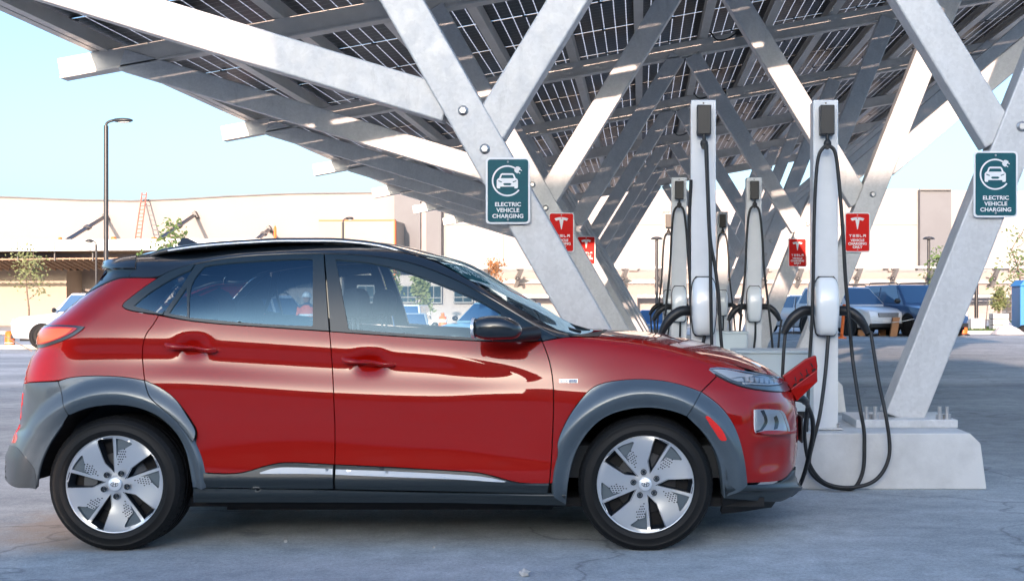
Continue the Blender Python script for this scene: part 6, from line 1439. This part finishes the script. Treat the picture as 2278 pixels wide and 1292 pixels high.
for z, a, b in ((1.02, .188, .142), (1.20, .196, .146)):
    n_ = 20; v = [(a * math.cos(2 * math.pi * k / n_), b * math.sin(2 * math.pi * k / n_), z + d) for d in (0, .05) for k in range(n_)]; mb.add(v, [(k, (k + 1) % n_, n_ + (k + 1) % n_, n_ + k) for k in range(n_)], True)
mb.build('reflective_band', M['white_band'], vest, world=False)
for s_, el, wr_, hd in ((1, 8, 9, 10), (-1, 12, 13, 14)):
    mb = MB(); a, b, c_ = Vector(bv[7 if s_ > 0 else 11]), Vector(bv[el]), Vector(bv[wr_]); mb.tube(spline([a, b, c_], 5), [.075, .07, .066, .062, .058, .056, .053, .05, .047, .045, .043], 10); mb.build('sleeve', M['vest'], pr, world=False)
    h0 = Vector(bv[hd]); mb = MB(); mb.ball(h0, .026, .042, .05, 10, 8)
    for f in range(4): mb.tube(spline([h0 + Vector((0, -.03 + .02 * f, -.03)), h0 + Vector((-.005 * s_, -.034 + .021 * f, -.07)), h0 + Vector((-.02 * s_, -.032 + .02 * f, -.095 - .008 * (f in (1, 2)))) ], 3), .0085, 6)
    mb.tube([h0 + Vector((0, -.035, .01)), h0 + Vector((-.01 * s_, -.06, -.02)), h0 + Vector((-.012 * s_, -.062, -.045))], .0095, 6); mb.build('hand', M['skin'], pr, world=False)
# ---- pebbles on the near ground
M['stone'] = mat('pale_pebble', (.48, .46, .44), .9, noise=(20, (.36, .35, .34), .4, .6))
def pebble(px, py, r, lab):
    Y = HC * F / (py - CY); c = P(px, py, Y); bm = bmesh.new(); bmesh.ops.create_icosphere(bm, subdivisions=2, radius=r); rg = random.Random(px)
    for v in bm.verts: v.co *= 1 + rg.uniform(-.22, .22); v.co.z *= .7
    bm.transform(Matrix.Translation((c.x, Y, r * .5))); me = bpy.data.meshes.new('pebble'); bm.to_mesh(me); bm.free(); tag(link('pebble', me, M['stone']), lab, 'pebble', 'loose pebbles on the near asphalt')
pebble(1166, 1280, .026, 'largest pale pebble on the asphalt at the bottom edge, below the front door')
pebble(635, 1205, .011, 'small pale chip on the asphalt right of the rear wheel')
pebble(965, 1218, .007, 'tiny pebble on the asphalt below the middle of the front door')
# ---- unseen building added behind the camera, stepped to shade the car park
ob = thing('shade_building', 'unseen stepped building with window bands, added behind the camera to shade the car park', 'building', (0, -41, 0))
M['shade_building_brick'] = mat('shade_building_brick', (.10, .075, .065), .85, noise=(3, (.08, .06, .05), .35, .65))
def mass(x0, x1, h, y=-15.):  # one block of the added shade building: wall, cornice and windows
    mb = MB(); mb.box(x0, x1, y - 12, y, 0, h); mb.build('wall', M['shade_building_brick'], ob)
    mb = MB(); mb.box(x0 - .1, x1 + .1, y - 12, y + .12, h - .3, h + .0); mb.build('shade_building_cornice', M['grey_clad'], ob)
    nfl = max(1, int(h / 3.4)); x = x0 + 1
    while x < x1 - 2:
        for f in range(nfl):
            mb = MB(); mb.box(x, x + 1.6, y - .05, y + .04, 1 + f * 3.3, 2.6 + f * 3.3); mb.build('window', M['shopglass'], ob)
        x += 2.6
mass(-70, -6.97, 10.7, -40.); mass(-6.97, 1.2, 15.25, -40.); mass(1.2, 80, 13.9, -40.)
